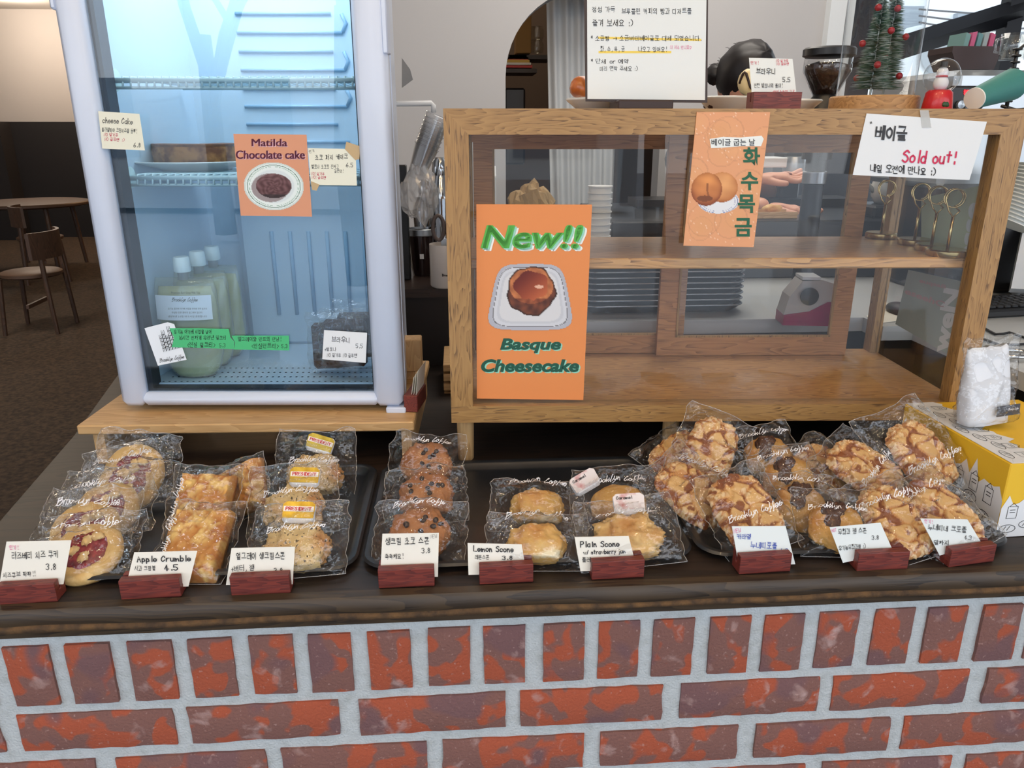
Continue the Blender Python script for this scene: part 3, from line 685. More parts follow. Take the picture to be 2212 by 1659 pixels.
# cake on shelf, tea pouches, brownie pack in the fridge
z2 = ay(500, 386, 1.29).z+.006
p = in_fridge(425, 362, .20); p.z = z2
cw = (in_fridge(505, 320, .2)-in_fridge(345, 320, .2)).length
pl_ = thing('cake_plate', 'white plate under the cheesecake on the fridge shelf', 'plate', p)
CER = mat('white_ceramic', (224, 226, 222), .25, coat=.4)
part('dish', MB().lathe([(0, .002), (.055, .002), (.060, .0), (.062, .003), (.108, .014), (.110, .016), (.107, .017), (.06, .007), (0, .006)], 48), CER, pl_, True)
part('rim_line', MB().lathe([(.098, .0138), (.101, .0147), (.101, .0151), (.098, .0143)], 48), mat('rim_green', (60, 100, 84), .4), pl_, True)
ck = thing('cheesecake', 'browned cheesecake with a slice cut away on the fridge shelf', 'cake', p+V((0, 0, .0065)))
def cake_mesh(r, h, a0, a1, n=40):
    mb = MB(); prof = [(0, 0), (r, 0), (r*1.02, h*.8), (r*1.0, h), (r*.93, h*.97), (r*.5, h*.9), (0, h*.9)]
    m = len(prof)
    for i in range(n+1):
        a = a0+(a1-a0)*i/n
        for rr, z in prof: q = 1+.02*noise.noise(V((cos(a)*3, sin(a)*3, z*60))); mb.v.append(V((rr*cos(a)*q, rr*sin(a)*q, z*(1+.05*noise.noise(V((cos(a)*rr*60, sin(a)*rr*60, 2)))))))
    for i in range(n):
        for j in range(m-1): mb.f.append((i*m+j, (i+1)*m+j, (i+1)*m+j+1, i*m+j+1))
    mb.f += [tuple(range(m)), tuple(range(n*m, n*m+m))[::-1]]
    return mb
part('cake_body', cake_mesh(cw*.52, .036, radians(-200), radians(65)), mat('cheesecake_side', (176, 118, 62), .6, c2=(116, 66, 36), scale=50, lo=.4, hi=.6, bump=.3), ck, 50)
part('browned_top', MB().join(cake_mesh(cw*.525, .005, radians(-200), radians(65))).xf(Matrix.Translation((0, 0, .0345))), mat('cheesecake_top', (96, 54, 34), .4, c2=(140, 84, 46), scale=60, bump=.4), ck, 50)

POUCH = film('pouch_film', (.93, .95, .88), .08, .12, milk=.10)
TEA = mat('milk_tea', (196, 196, 150), .4, c2=(182, 182, 134), scale=12)
WLAB = mat('white_label', (232, 238, 244), .5); CAPW = mat('white_cap', (226, 240, 240), .35)
def pouch(px, pybot, y, label, w=.112, h=.180, front=True, rz=0):
    p = in_fridge(px, pybot, y); p.z = 1.05+.027
    M = Matrix.Translation(p) @ Matrix.Rotation(radians(-3.9+rz), 4, 'Z')
    t = thing('tea_pouch', label, 'pouch', M=M, group=None)
    mb = MB(); 
    def body(sx, sz, z1, k=0):
        m = MB(); n = 24; rows = 16
        for j in range(rows+1):
            v = j/rows; z = z1*v; hw = sx*(.62+.38*min(1, (v*4))**.6)*(1 if v < .86 else 1-.10*((v-.86)/.14)); th = sz*(.75+.25*min(1, v*5))*(1-v)**.45+.0008
            for i in range(n):
                a = 2*pi*i/n; q = 1+.03*noise.noise(V((cos(a)*2, sin(a)*2, v*6+k)))
                m.v.append(V((hw*cos(a)*q, th*sin(a)*q, z)))
        for j in range(rows):
            for i in range(n): m.f.append((j*n+i, j*n+(i+1) % n, (j+1)*n+(i+1) % n, (j+1)*n+i))
        m.f += [tuple(range(n))[::-1], tuple(range(rows*n, rows*n+n))]
        return m
    part('pouch_body', body(w/2, .026, h), POUCH, t, True)
    part('milk_tea', body(w/2*.93, .0235, h*.90, 2).xf(Matrix.Translation((0, 0, .002))), TEA, t, True)
    part('spout', MB().lathe([(.009, h-.004), (.009, h+.010), (.012, h+.010), (.012, h+.014), (0, h+.014)], 18), film('spout_clear', (.9, .95, .95), .2, .2, milk=.3), t, True)
    part('cap', MB().lathe([(0, h+.010), (.0135, h+.010), (.0145, h+.013), (.0135, h+.034), (.012, h+.036), (0, h+.036)], 24), CAPW, t, 40)
    if front:
        pl = plane(M @ V((0, -.0225, 0)), nF)
        P = [M @ V(q) for q in ((-.050, -.0235, .073), (.050, -.0235, .073), (.050, -.0175, .112), (-.050, -.0175, .112))]
        lb = MB().grid(12, 5, lambda u, v: M @ V((-.049+.098*u, -(.0245-.006*v)*sqrt(max(0, 1-(abs(2*u-1)*.80)**2))-.0014, .108+.043*v)))
        L = part('label', lb, WLAB, t, True, world=True)
        pl = plane(M @ V((0, -.0295, .13)), nF)
        print_text(L, 'Premium Earl Grey Milk Tea', 370, 636, 62, 6, pl, INK, off=0)
        ls, wd = strokes('Brooklyn Coffee', .25, True); mb = MB(); h_ = 8
        ribbon(mb, ls, .10, lambda x, y: apl(371+x*56/wd, 651-y*h_, pl)); part('lettering', mb, INK, L, world=True)
        for i, tx in enumerate(('유기농 홍차와 아가베 시럽을 우려낸 천연 밀크티', '무설탕 진한 풍미의 얼그레이 밀크티', '냉장보관 2-3일 내 드시길 권장합니다')):
            print_text(L, tx, 363+(i == 1)*8, 669+i*8.3, 84-(i == 1)*18, 4.2, pl, INK, off=0)
    return t
pouch(424, 800, .10, 'milk tea pouch with white paper label, at the front of the fridge floor')
pouch(456, 786, .165, 'milk tea pouch standing directly behind the labelled pouch', w=.1, front=False, rz=4)
pouch(486, 774, .23, 'milk tea pouch with green-white cap, rearmost of the three', w=.1, front=False, rz=-5)

BAGF = film('cellophane', (.975, .975, .975), .075, .035, fres=.95, bump=.8, bscale=62, milk=.006)
def bag_thick(x, z, a, b, T, seed):
    rr = sqrt((x/a)**2+(z/b)**2); base = T*sqrt(max(0, 1-(rr/1.32)**2)) if rr < 1.32 else 0
    base = max(base, T*.95*math.exp(-max(0, rr-.75)*2.6)) if rr > .9 else base
    q = V((x*30+seed*3.1, z*30, seed)); 
    cre = noise.voronoi(q)[0]; e = cre[1]-cre[0]
    wr = noise.noise(V((x*22+z*30, z*12-x*9, seed+5)))
    return base*(1+.10*wr)+.0012+.0085*(1-min(1, e*3.2))*(.25+min(1, rr))*.9+.0016*abs(wr)
def bag_mesh(w, z0, z1, a, b, T, seed):
    mb = MB(); nx, nz = 34, 40; rnd = random.Random(seed); jag = [rnd.uniform(-.003, .003) for _ in range(8)]
    sk = rnd.uniform(-.06, .06)
    def outl(u, v):
        x = (u-.5)*w*(1-.06*max(0, v-.75)*4*abs(sin(seed)))+sk*(z0+(z1-z0)*v)
        x += noise.noise(V((u*3, v*5, seed)))*.007+noise.noise(V((u*2, v*14, seed+3)))*.003
        return x, z0+(z1-z0)*v+noise.noise(V((u*4, seed, v)))*.009*(v > .6)+abs(u-.5)*.012*sin(seed*1.7)*(v > .6)
    for side in (-1, 1):
        def f(u, v):
            x, z = outl(u, v); e = min(u, 1-u, v*1.0, (1-v)*.8)*9; k = min(1, e)**.5
            t = bag_thick(x-sk*z, z, a, b, T, seed+side)*k
            return (x, side*t*(1 if side < 0 else .8), z)
        mb.grid(nx, nz, f)
    k = nx*nz; rest = []
    for i in range(k, 2*k-0): pass
    mb.f = [q if max(q) < k else q[::-1] for q in mb.f]
    return mb
_seam = film('bag_seam_glint', (.95, .95, .95), .25, .10, milk=.22)  # milky white puts the glint of the bag's edge into the seam colour
def bagged(name, label, pastry, cx, cy, zc, w, up, dn, a, b, T, tilt, yaw=0, roll=0, seed=1, text=1, tz=.6, tw=.75, cat='pastry', group=None, vert=False, th=None, Y=None):
    c = ay(cx, cy, Y) if Y else az(cx, cy, zc)
    M = Matrix.Translation(c) @ Matrix.Rotation(radians(yaw), 4, 'Z') @ Matrix.Rotation(radians(-tilt), 4, 'X') @ Matrix.Rotation(radians(roll), 4, 'Y')
    t = thing(name, label, cat, M=M, group=group)
    for nm, me, subs in pastry:
        o = link(nm, me, t)
        for sn, sm, SM in subs: link(sn, sm, o, SM)
    bg_ = part('plastic_bag', bag_mesh(w, -dn, up, a, b, T, seed), BAGF, t, True)
    # welded edge of the bag, whitened to imitate its bright reflections
    sb = MB(); rs = random.Random(seed)
    g = bg_.data.vertices; nx, nz = 34, 40
    rim = [g[i].co for i in range(nx)]+[g[j*nx+nx-1].co for j in range(nz)]+[g[(nz-1)*nx+i].co for i in range(nx-1, -1, -1)]+[g[j*nx].co for j in range(nz-1, -1, -1)]
    sb.tube(rim[::2], .00045, 4, closed=True); part('seam', sb, _seam, bg_, True)
    if text:
        ls, L = strokes('Brooklyn Coffee', .3, True); mb = MB(); z = up*tz if not vert else 0; s = w*tw/L
        def fn(x, y):
            X, Z = ((x-L/2)*s, z+y*s) if not vert else (-a*.82-(y-.5)*s, (x-L/2)*s)
            return (X, -bag_thick(X, Z, a, b, T, seed-1)*1.0-.0016, Z)
        ribbon(mb, ls, .115, fn); part('lettering', mb, WHITEINK, bg_)
    return t, M
# brownie pack in the fridge
BRM = mat('brownie', (44, 28, 26), .6, c2=(66, 42, 36), scale=80, bump=.6)
brm = mesh_of('brownie_block', MB().box(-.038, -.011, -.042, .038, .011, .042, .006), BRM, 40)
for i, (px, py, y, lb) in enumerate(((745, 722, .085, 'packed dark brownie behind the small white price card in the fridge'), (775, 720, .14, 'packed dark brownie at the back near the fridge wall'), (722, 752, .12, 'packed dark brownie lying left behind the other fridge brownies'))):
    p = in_fridge(px, py, y)
    M = Matrix.Translation((p.x, p.y, 1.142 if i < 2 else 1.128)) @ Matrix.Rotation(radians(-4+i*6), 4, 'Z') @ Matrix.Rotation(radians(-8), 4, 'X')
    t = thing('bagged_brownie', lb, 'brownie', M=M)
    o = link('brownie', brm, t)
    b_ = part('plastic_bag', bag_mesh(.094, -.048, .062, .041, .046, .014, 70+i), BAGF, t, True)
    if i == 0:
        ls, L = strokes('Brooklyn Coffee', .3, True); mb = MB()
        ribbon(mb, ls, .12, lambda x, y: ((x-L/2)*.06/L, -.0175, .006+y*.06/L)); part('lettering', mb, GREYINK, b_)

# ---- sheets stuck to the fridge door
CREAM = mat('paper', (232, 232, 214), .7)
def sheet(name, label, cat, corners, pl, m, off=.0004, group=None, th=.0005, sub=1):
    P = [apl(x, y, pl, off) for x, y in corners]; c = sum(P, V())/len(P)
    t = thing(name, label, cat, V((c.x, c.y, min(p.z for p in P))), 0, group)
    part('strip' if 'tape' in name else 'paper', MB().poly(P, -pl[1]*th), m, t, world=True)
    return t
PG = plane(PG[0]+nF*.001, nF)
PGK = PG; PG = plane(FM @ V((0, -.0002, 0)), nF)
s = sheet('price_note', 'cream note reading cheese cake on the left edge of the fridge door', 'note', ((212, 240), (301, 246), (313, 325), (221, 321)), PG, CREAM)
write(s, 'cheese Cake', 221, 265, 12, PG, 3, script=False, wide=66); write(s, '필라델피아 크림치즈을 듬뿍!', 220, 284, 9, PG, 3, wide=76)
write(s, 'NO 밀가루', 224, 294, 7, PG, 2, m=RED, wide=32); write(s, 'NO 글루텐 :)', 225, 304, 7, PG, 2, m=RED, wide=44); write(s, '6.8', 288, 318, 9, PG, 0); PG = PGK
ORG = mat('orange_print', (214, 150, 116), .55); ORG2 = mat('bright_orange_print', (226, 140, 78), .55); ORG3 = mat('bagel_poster_print', (222, 158, 112), .55)
PURP = mat('purple_print', (104, 34, 62), .5); LPINK = mat('pink_print', (244, 200, 210), .5)
s = sheet('cake_poster', 'small orange poster for the chocolate cake on the fridge door', 'poster', ((504, 289), (662, 291), (674, 468), (520, 466)), PG, ORG)
for dx, m, of in ((1.5, LPINK, .0007), (0, PURP, .0009)):
    [print_text(s, 'Matilda', 544+dx+e_, 316+dx, 76, 16, PG, m, off=of) for e_ in (-.8, 0, .8)]; [print_text(s, 'Chocolate cake', 510+dx+e_, 343+dx, 148, 18, PG, m, off=of) for e_ in (-.9, 0, .9)]
def choc(U, Wv):
    x = (U-.5)*2; y = (Wv-.5)*2; r = np.hypot(x, y); rgb = np.zeros(U.shape+(3,)); rgb[:] = (226, 236, 234)
    rgb[(r > .93)] = (205, 218, 214); rgb[(r > .86) & (r < .885)] = (50, 110, 80); rgb[(r > .80) & (r < .812)] = (110, 160, 130); rgb[(r < .68)] = (214, 224, 226)
    sh = np.hypot(x*1.0+.12, y*1.05-.06) < .62; rgb[sh] = (150, 140, 142)
    R = np.hypot(x*1.02, y*1.18+.02); a = np.arctan2(y, x); ck = R < .60
    sw = np.sin(R*34+a*3+2.2*np.sin(a*4+R*6))*.5+np.sin(a*9-R*16)*.3; base = np.array((92, 58, 60))
    rgb[ck] = (base[None]+26*sw[ck][:, None]+(18*(-y[ck]))[:, None]); low = ck & (y > .34); rgb[low] = rgb[low]*.55
    return rgb, (r < 1).astype(float)
picture('printed_cake', s, ((523, 350), (655, 350), (659, 455), (529, 455)), PG, choc, 90, 80)
s = sheet('price_note', 'white note with tape pieces right of the orange cake poster', 'note', ((665, 320), (768, 322), (771, 401), (672, 399)), PG, CREAM)
write(s, '초코 퍼지 케이크', 681, 345, 11, PG, -1, wide=72); write(s, '발로나 초코로 진하고', 673, 364, 8.5, PG, 0, wide=60); write(s, '깊은맛!', 722, 373, 7, PG, 0, wide=20); write(s, '6.5', 747, 361, 9, PG, 0)
write(s, 'NO! 밀가루', 672, 378, 6.5, PG, 2, m=RED, wide=30); write(s, 'NO! 글루텐', 673, 386, 6.5, PG, 2, m=RED, wide=32); write(s, '인기', 668, 331, 6, PG, -12)
TAPE = mat('masking_tape', (206, 178, 134), .6, alpha=.85); GTAPE = mat('green_tape', (72, 186, 122), .55)
sheet('tape_piece', 'torn beige tape at the upper right corner of the white cake note', 'tape', ((748, 306), (778, 316), (776, 344), (768, 346), (745, 322)), PG, TAPE, off=.0012)
sheet('tape_piece', 'torn beige tape at the lower left corner of the white cake note', 'tape', ((671, 391), (690, 399), (684, 412), (674, 410)), PG, TAPE, off=.0012)
GP = plane(PG[0]+nF*.001, nF)
s = sheet('sticker', 'white sticker with drawn buildings at lower left of the fridge door', 'sticker', ((312, 709), (362, 696), (376, 700), (403, 777), (341, 790)), PG, WLAB)
mb = MB(); ls = []
for i in range(6):
    x = .12+i*.115; ht = (.5, .62, .45, .7, .58, .4)[i]; ls += [([(x, .28), (x, .28+ht*.8), (x+.10, .28+ht*.8), (x+.10, .28)], False)]+[([(x+.01, .28+ht*.8*k/5), (x+.09, .28+ht*.8*k/5)], False) for k in range(1, 5)]+[([(x+.05, .28), (x+.05, .28+ht*.75)], False)]
ribbon(mb, [p for p, _ in ls], .014, lambda x, y: apl(328+x*58+(1-y)*26, 786-y*88-(x)*14, PG, .0007)); part('drawing', mb, INK, s, world=True)
write(s, 'Brooklyn Coffee', 345, 783, 8, PG, -10, script=True, slant=.3, wide=54)
s = sheet('green_tape', 'bright green tape strip with handwriting, the left of two on the fridge door', 'tape', ((366, 709), (430, 709), (494, 711), (498, 730), (506, 738), (505, 754), (440, 752), (371, 750), (376, 730)), GP, GTAPE)
write(s, '유기농 아가베 시럽을 넣어', 376, 721, 9, GP, 0, wide=82); write(s, '16시간 진하게 우려낸 밀크티', 386, 734, 9, GP, 0, wide=104); write(s, '<진심 밀크티>', 404, 750, 11, GP, 0, wide=62); write(s, '5.3', 473, 750, 8, GP)
s = sheet('green_tape', 'bright green tape strip with handwriting, the right of two on the fridge door', 'tape', ((500, 725), (624, 725), (625, 757), (505, 755), (508, 740)), GP, GTAPE)
write(s, '얼그레이와 민트의 만남!', 514, 737, 9, GP, 0, wide=94); write(s, '<진심민트티>', 543, 752, 10, GP, 0, wide=60); write(s, '5.3', 607, 752, 8, GP)
s = sheet('price_note', 'white note with brownie price at lower right of the fridge door', 'note', ((700, 713), (793, 719), (790, 784), (696, 776)), GP, mat('white_card', (230, 234, 236), .7))
write(s, '브라우니', 717, 739, 12, GP, 2, wide=41); write(s, '5.5', 768, 752, 9, GP); write(s, '+발로나', 701, 758, 8, GP, wide=26); write(s, 'NO 밀가루 NO 글루텐', 706, 771, 8, GP, 1, wide=66)

# ================================================================== DISPLAY CASE
OAK = wood('oak_along', (168, 130, 78), (150, 113, 66), 0, 1.0, .42, pore=(84, 58, 34), grain=.9, coat=.15)
OAKV = wood('oak_upright', (168, 130, 78), (150, 113, 66), 2, 1.0, .42, pore=(84, 58, 34), grain=.9, coat=.15)
OAKI = wood('oak_inside', (208, 160, 102), (186, 138, 86), 0, .8, .30, pore=(90, 58, 36), grain=.7, coat=.3)
OAKR = wood('oak_door', (186, 132, 82), (164, 112, 68), 0, .8, .4, pore=(90, 56, 34), grain=.5)
CW, CD, CH, B = .857, .345, .487, .036
CM = Matrix.Translation((-.019, 1.170, 1.0445)) @ Matrix.Rotation(radians(-3.0), 4, 'Z')
CS = thing('display_case', 'large oak and glass display case standing on round legs', 'display case', M=CM)
def prism(pts, y0, y1): return MB().poly([(x, y0, z) for x, z in pts], (0, y1-y0, 0))
part('top_rail', prism([(0, CH), (CW, CH), (CW-B, CH-B), (B, CH-B)][::-1], 0, .03), OAK, CS)
part('bottom_rail', prism([(0, 0), (CW, 0), (CW, B*.8), (0, B*.8)], 0.0006, .03), OAK, CS)
part('left_stile', prism([(0, B*.8), (B, B*.8), (B, CH-B), (0, CH)], .0, .03), OAKV, CS); part('right_stile', prism([(CW-B, B*.8), (CW, B*.8), (CW, CH), (CW-B, CH-B)], 0, .03), OAKV, CS)
part('base_board', MB().box(.004, .03, .004, CW-.004, CD, .026), OAKI, CS)
part('top_board', MB().box(0, .03, CH-.018, CW, CD, CH), OAK, CS)
part('back_post', MB().box(.002, CD-.03, .026, .03, CD, CH-.018), OAKV, CS); part('back_post', MB().box(CW-.02, CD-.03, .026, CW-.002, CD, CH-.018), OAKV, CS)
part('back_top_rail', MB().box(.03, CD-.045, CH-.05, CW-.03, CD, CH-.018), OAKR, CS)
CG = film('case_glass', (.98, .985, .985), .028, .012, fres=.7)
part('front_pane', MB().box(B-.004, .014, B*.8-.004, CW-B+.004, .017, CH-B+.004), CG, CS)
part('side_pane', MB().box(.006, .03, .026, .009, CD-.03, CH-.018), CG, CS); part('side_pane', MB().box(CW-.009, .03, .026, CW-.006, CD-.03, CH-.018), CG, CS)
zs = (CM.inverted() @ ay(1700, 560, 1.165)).z
part('shelf_board', MB().box(.012, .035, zs-.017, CW-.012, CD-.05, zs, .002), OAKI, CS)
for (x0, x1, y0, nm) in ((.032, .452, CD-.028, 'a'), (.395, .778, CD-.048, 'b')):
    s = .036; z0, z1 = .027, CH-.034 if nm == 'a' else CH-.04
    d = part('sliding_door', MB().box(x0, y0, z0, x0+s, y0+.014, z1).box(x1-s, y0, z0, x1, y0+.014, z1).box(x0+s, y0, z0, x1-s, y0+.014, z0+s*1.05).box(x0+s, y0, z1-s*.8, x1-s, y0+.014, z1), OAKR, CS)
    part('bead', MB().box(x0+s, y0-.002, z0+s*1.05, x0+s+.004, y0+.004, z1-s*.8).box(x1-s-.004, y0-.002, z0+s*1.05, x1-s, y0+.004, z1-s*.8).box(x0+s, y0-.002, z0+s*1.05, x1-s, y0+.004, z0+s*1.05+.004), OAKV, d)
    part('pane', MB().box(x0+s, y0+.006, z0+s*1.05, x1-s, y0+.009, z1-s*.8), CG, d)
for x, y in ((.021, .035), (.375, .05), (CW-.05, .05), (.021, CD-.04), (.36, CD-.04), (.50, CD-.10), (CW-.05, CD-.04)):
    part('leg', MB().lathe([(0, -.079), (.0125, -.079), (.0135, -.077), (.0145, -.0005), (0, -.0005)], 22, (x, y, 0)), LWY, CS, 40)
nC = (CM.to_3x3() @ V((0, -1, 0))).normalized(); PC = plane(CM @ V((0, .0135, 0)), nC); PCF = plane(CM @ V((0, -.0006, 0)), nC)
# little hooks and hanging paper seen at the top of the case
def stand_ring(px, py, label, s=1.0):
    pl = plane(CM @ V((0, 0, zs)), (0, 0, 1)); p = apl(px, py, pl)
    GD = mat('pale_brass', (196, 172, 120), .22, metal=1)
    t = thing('card_stand', label, 'card stand', p, radians(-20))
    part('base', MB().lathe([(0, 0.0003), (.027*s, .0003), (.028*s, .002), (.028*s, .009), (.026*s, .011), (0, .0115)], 36), GD, t, 40)
    part('pole', MB().tube([(0, 0, .011), (0, 0, .062)], .0026, 10), GD, t, True)
    r = .0145; c = .062+.028
    part('ring_clip', MB().tube([(0, 0, .061), (-.008, 0, .071)]+[(r*cos(a), .0006*k, c+r*sin(a)) for k, a in enumerate([pi*1.15-2*pi*i/22 for i in range(40)])]+[(.008, .022*0, .071), (0, .001, .061)], .0013, 6), GD, t, True)
stand_ring(1902, 514, 'brass ring card stand alone on the left of the display shelf')
stand_ring(1974, 528, 'brass ring card stand second from the left on the display shelf')
stand_ring(2010, 541, 'brass ring card stand third from the left on the display shelf', .9)
stand_ring(2044, 552, 'brass ring card stand nearest the front right of the shelf', 1.12)
# papers taped outside the right side pane (backs seen from here)
nS = (CM.to_3x3() @ V((-1, 0, 0))).normalized(); PS = plane(CM @ V((CW-.011, 0, 0)), nS)
BACKP = mat('poster_back', (150, 164, 160), .7); PALE = mat('show_through_pale', (196, 204, 206), .7); PINKP = mat('show_through_pink', (176, 150, 150), .7)
s = sheet('side_poster', 'grey back of a poster on the right side pane below the shelf', 'poster', ((1962, 583), (2088, 610), (2052, 768), (1934, 700)), PS, BACKP, off=.0004)
print_text(s, 'weN', 2048, 765, 140, 36, PS, PALE, bold=.04, ang=-79); print_text(s, 'eseehC', 1953, 634, 90, 13, PS, PINKP, bold=.03, ang=20); print_text(s, 'euqsaB', 1984, 612, 60, 11, PS, PINKP, bold=.03, ang=14)
s = sheet('side_poster', 'pale green back of a poster on the right side pane above the shelf', 'poster', ((1990, 428), (2122, 400), (2100, 572), (1990, 545)), PS, mat('poster_back_green', (178, 190, 160), .7), off=.0004)
print_text(s, 'esse', 2102, 568, 130, 26, PS, PALE, bold=.04, ang=-82)

# posters on the front of the case
s = sheet('cheesecake_poster', 'tall orange cheesecake poster on the left of the display case glass', 'poster', ((1029, 441), (1279, 442), (1260, 864), (1030, 861)), PC, ORG2, off=.0012)
PP = plane(PC[0]+nC*.0016, nC)
GRN = mat('green_print', (86, 178, 72), .5); MINT = mat('mint_print', (150, 214, 190), .5); WHP = mat('white_print', (236, 240, 236), .5); DGR = mat('dark_green_print', (18, 82, 64), .5)
for dx, m, of in ((8, WHP, 0), (4, MINT, .0002), (0, GRN, .0004)):
    [print_text(s, 'New!!', 1040+dx+e_, 537+dx*.7, 218, 51, PP, m, bold=.018, shear=.22, off=of) for e_ in (-2, 2)]
for dx, m, of in ((3, MINT, .0), (0, DGR, .0003)):
    print_text(s, 'Basque', 1080+dx, 763+dx*.7, 132, 32, PP, m, bold=.04, shear=.22, off=of); print_text(s, 'Cheesecake', 1039+dx, 804+dx*.7, 212, 28, PP, m, bold=.04, shear=.22, off=of)
def basque(U, Wv):
    x = (U-.5)*2; y = (Wv-.5)*2
    k = 1-.13*(-y+1); px_ = x/(k+.02); d = (np.abs(px_/.98)**5+np.abs(y/.98)**5)**(1/5)
    rgb = np.zeros(U.shape+(3,)); rgb[:] = (206, 208, 214); rgb[(d > .90)] = (176, 178, 188); rgb[(d > .88) & (d < .895)] = (90, 88, 90); rgb[(d < .80)] = (196, 198, 204); rgb[d < .74] = (212, 212, 214)
    cx, cy = .02, -.18; ex = (x-cx)/.56; ey = (y-cy)/.74; r = np.hypot(ex, ey); a = np.arctan2(ey, ex); R = .98+.04*np.sin(a*5+1)+.02*np.sin(a*11)
    ck = r < R; nz = np.sin(a*7+r*9)*.5+np.sin(a*13-r*15)*.3
    col = np.stack([98+30*nz, 50+18*nz, 32+10*nz], -1); rgb[ck] = col[ck]
    top = np.hypot((x-cx)/.50, (y-cy+.16)/.54); pool = top < .80+.05*np.sin(a*6)
    gx = np.clip((x+.02)*2.0+(y+.25)*1.8, -1, 1); pc = np.stack([142+44*gx, 62+34*gx, 36+20*gx], -1); rgb[pool & ck] = pc[pool & ck]
    rim = (top >= .78+.05*np.sin(a*6)) & (top < 1.0) & ck; rgb[rim] = np.stack([178+26*nz-40*(y > .05), 106+20*nz-34*(y > .05), 62+12*nz-20*(y > .05)], -1)[rim]
    rgb[ck & (r > R-.06)] *= .6
    hl = np.hypot((x-.20)/.10, (y+.30)/.05) < 1; rgb[hl & ck] = (226, 176, 150)
    return rgb, (d < 1).astype(float)
picture('printed_cheesecake', s, ((1052, 568), (1240, 568), (1244, 715), (1046, 715)), PP, basque, 110, 90, off=.0004)
s = sheet('bagel_poster', 'orange bagel poster hanging over the middle of the case front', 'poster', ((1505, 242), (1664, 242), (1628, 534), (1476, 531)), PCF, ORG3, off=.0008)
PB = plane(PCF[0]+nC*.0012, nC)
def bagbg(U, Wv):
    rgb = np.zeros(U.shape+(3,)); rgb[:] = (224, 160, 116); rs = np.random.RandomState(5)
    for i in range(16):
        cx, cy, r = rs.rand(), rs.rand(), .15+.10*rs.rand(); d = np.hypot((U-cx), (Wv-cy)*1.85)/r; k = np.clip(1-d, 0, 1)[..., None]**.6
        c = np.array((232, 172, 122))-rs.rand()*14; m = d < 1; rgb[m] = (rgb*(1-k*.6)+c*k*.6)[m]; e = (d > .93) & (d < 1.0); rgb[e] = rgb[e]*.94
    sp_ = rs.rand(*U.shape) > .985; rgb[sp_] = (240, 206, 176)
    return rgb, np.ones(U.shape)
picture('printed_background', s, ((1505.5, 242.5), (1663.5, 242.5), (1627.5, 533.5), (1476.5, 530.5)), PB, bagbg, 70, 120, off=0)
def bagel(U, Wv):
    x = (U-.5)*2; y = (Wv-.5)*2; rgb = np.zeros(U.shape+(3,)); al = np.zeros(U.shape)
    pl2 = np.hypot((x-.12)/.80, (y-.36)/.50); rgb[pl2 < 1] = (226, 228, 232); rgb[(pl2 > .9) & (pl2 < .93)] = (60, 80, 150); rgb[(pl2 > .78) & (pl2 < .8)] = (120, 130, 170); al[pl2 < 1] = 1
    nz = np.sin(x*9+y*5)*.5+np.sin(y*13-x*4)*.5
    b1 = np.hypot((x-.25)/.62, (y+.2)/.60) < 1; d1 = np.hypot((x-.25)/.62, (y+.2)/.60); c = np.stack([214-26*y-40*d1**4+8*nz, 150-28*y-46*d1**4+8*nz, 94-24*y-40*d1**4+6*nz], -1); rgb[b1] = c[b1]; al[b1] = 1
    b2 = np.hypot((x+.35)/.60, (y+.12)/.66); c = np.stack([206-50*(y+.2)-60*b2**5+10*nz, 132-46*(y+.2)-52*b2**5+9*nz, 74-26*(y+.2)-34*b2**5+6*nz], -1); rgb[b2 < 1] = c[b2 < 1]; al[b2 < 1] = 1
    f = (np.abs(x+.30-.5*y*y-.2*y) < .035) & (y > -.35) & (y < .3); rgb[f] = (150, 88, 48)
    f = np.hypot((x+.4)/.3, (y-.25)/.12) < 1; rgb[f] = (122, 68, 38)
    return rgb, al
picture('printed_bagel', s, ((1492, 360), (1602, 360), (1602, 470), (1486, 470)), PB, bagel, 80, 70, off=.0003)
sheetp = MB().poly([apl(x, y, PB, .0004) for x, y in ((1533, 300), (1560, 296), (1600, 297), (1645, 293), (1650, 300), (1644, 316), (1600, 316), (1560, 319), (1536, 320))][::-1], -nC*.0001)
part('title_patch', sheetp, WHP, s, world=True)
print_text(s, '베이글 굽는 날', 1537, 315, 94, 15, PB, INK, off=.0007, bold=.01)
for ch, x, y in (('화', 1605, 358), ('수', 1601, 411), ('목', 1594, 460), ('금', 1587, 511)):
    print_text(s, ch, x, y, 37, 40, PB, mat('poster_green', (22, 92, 62), .5), off=.0007, bold=.03)
s = sheet('sold_out_sign', 'large white sold out sign taped to the top right of the case', 'sign', ((1872, 245), (2132, 263), (2094, 389), (1842, 378)), PCF, mat('white_card', (226, 232, 230), .7), off=.0006)
PW = plane(PCF[0]+nC*.0008, nC)
write(s, '베이글', 1890, 300, 27, PW, 3, w=.17, wide=70, m=mat('brush_black', (60, 62, 66), .7), slant=.1); write(s, '"', 1882, 276, 12, PW, -20)
write(s, 'Sold out!', 1947, 350, 25, PW, 2, m=mat('brush_red', (206, 40, 84), .6), w=.15, slant=.15, wide=118); write(s, '내일 오전에 만나요 :)', 1880, 371, 16, PW, 3, wide=142, w=.13)
sheet('clear_tape', 'clear tape holding the sold out sign to the case top rail', 'tape', ((1987, 238), (2006, 238), (2012, 276), (1992, 276)), PW, mat('clear_tape_film', (214, 216, 214), .25, alpha=.45), off=.0006)

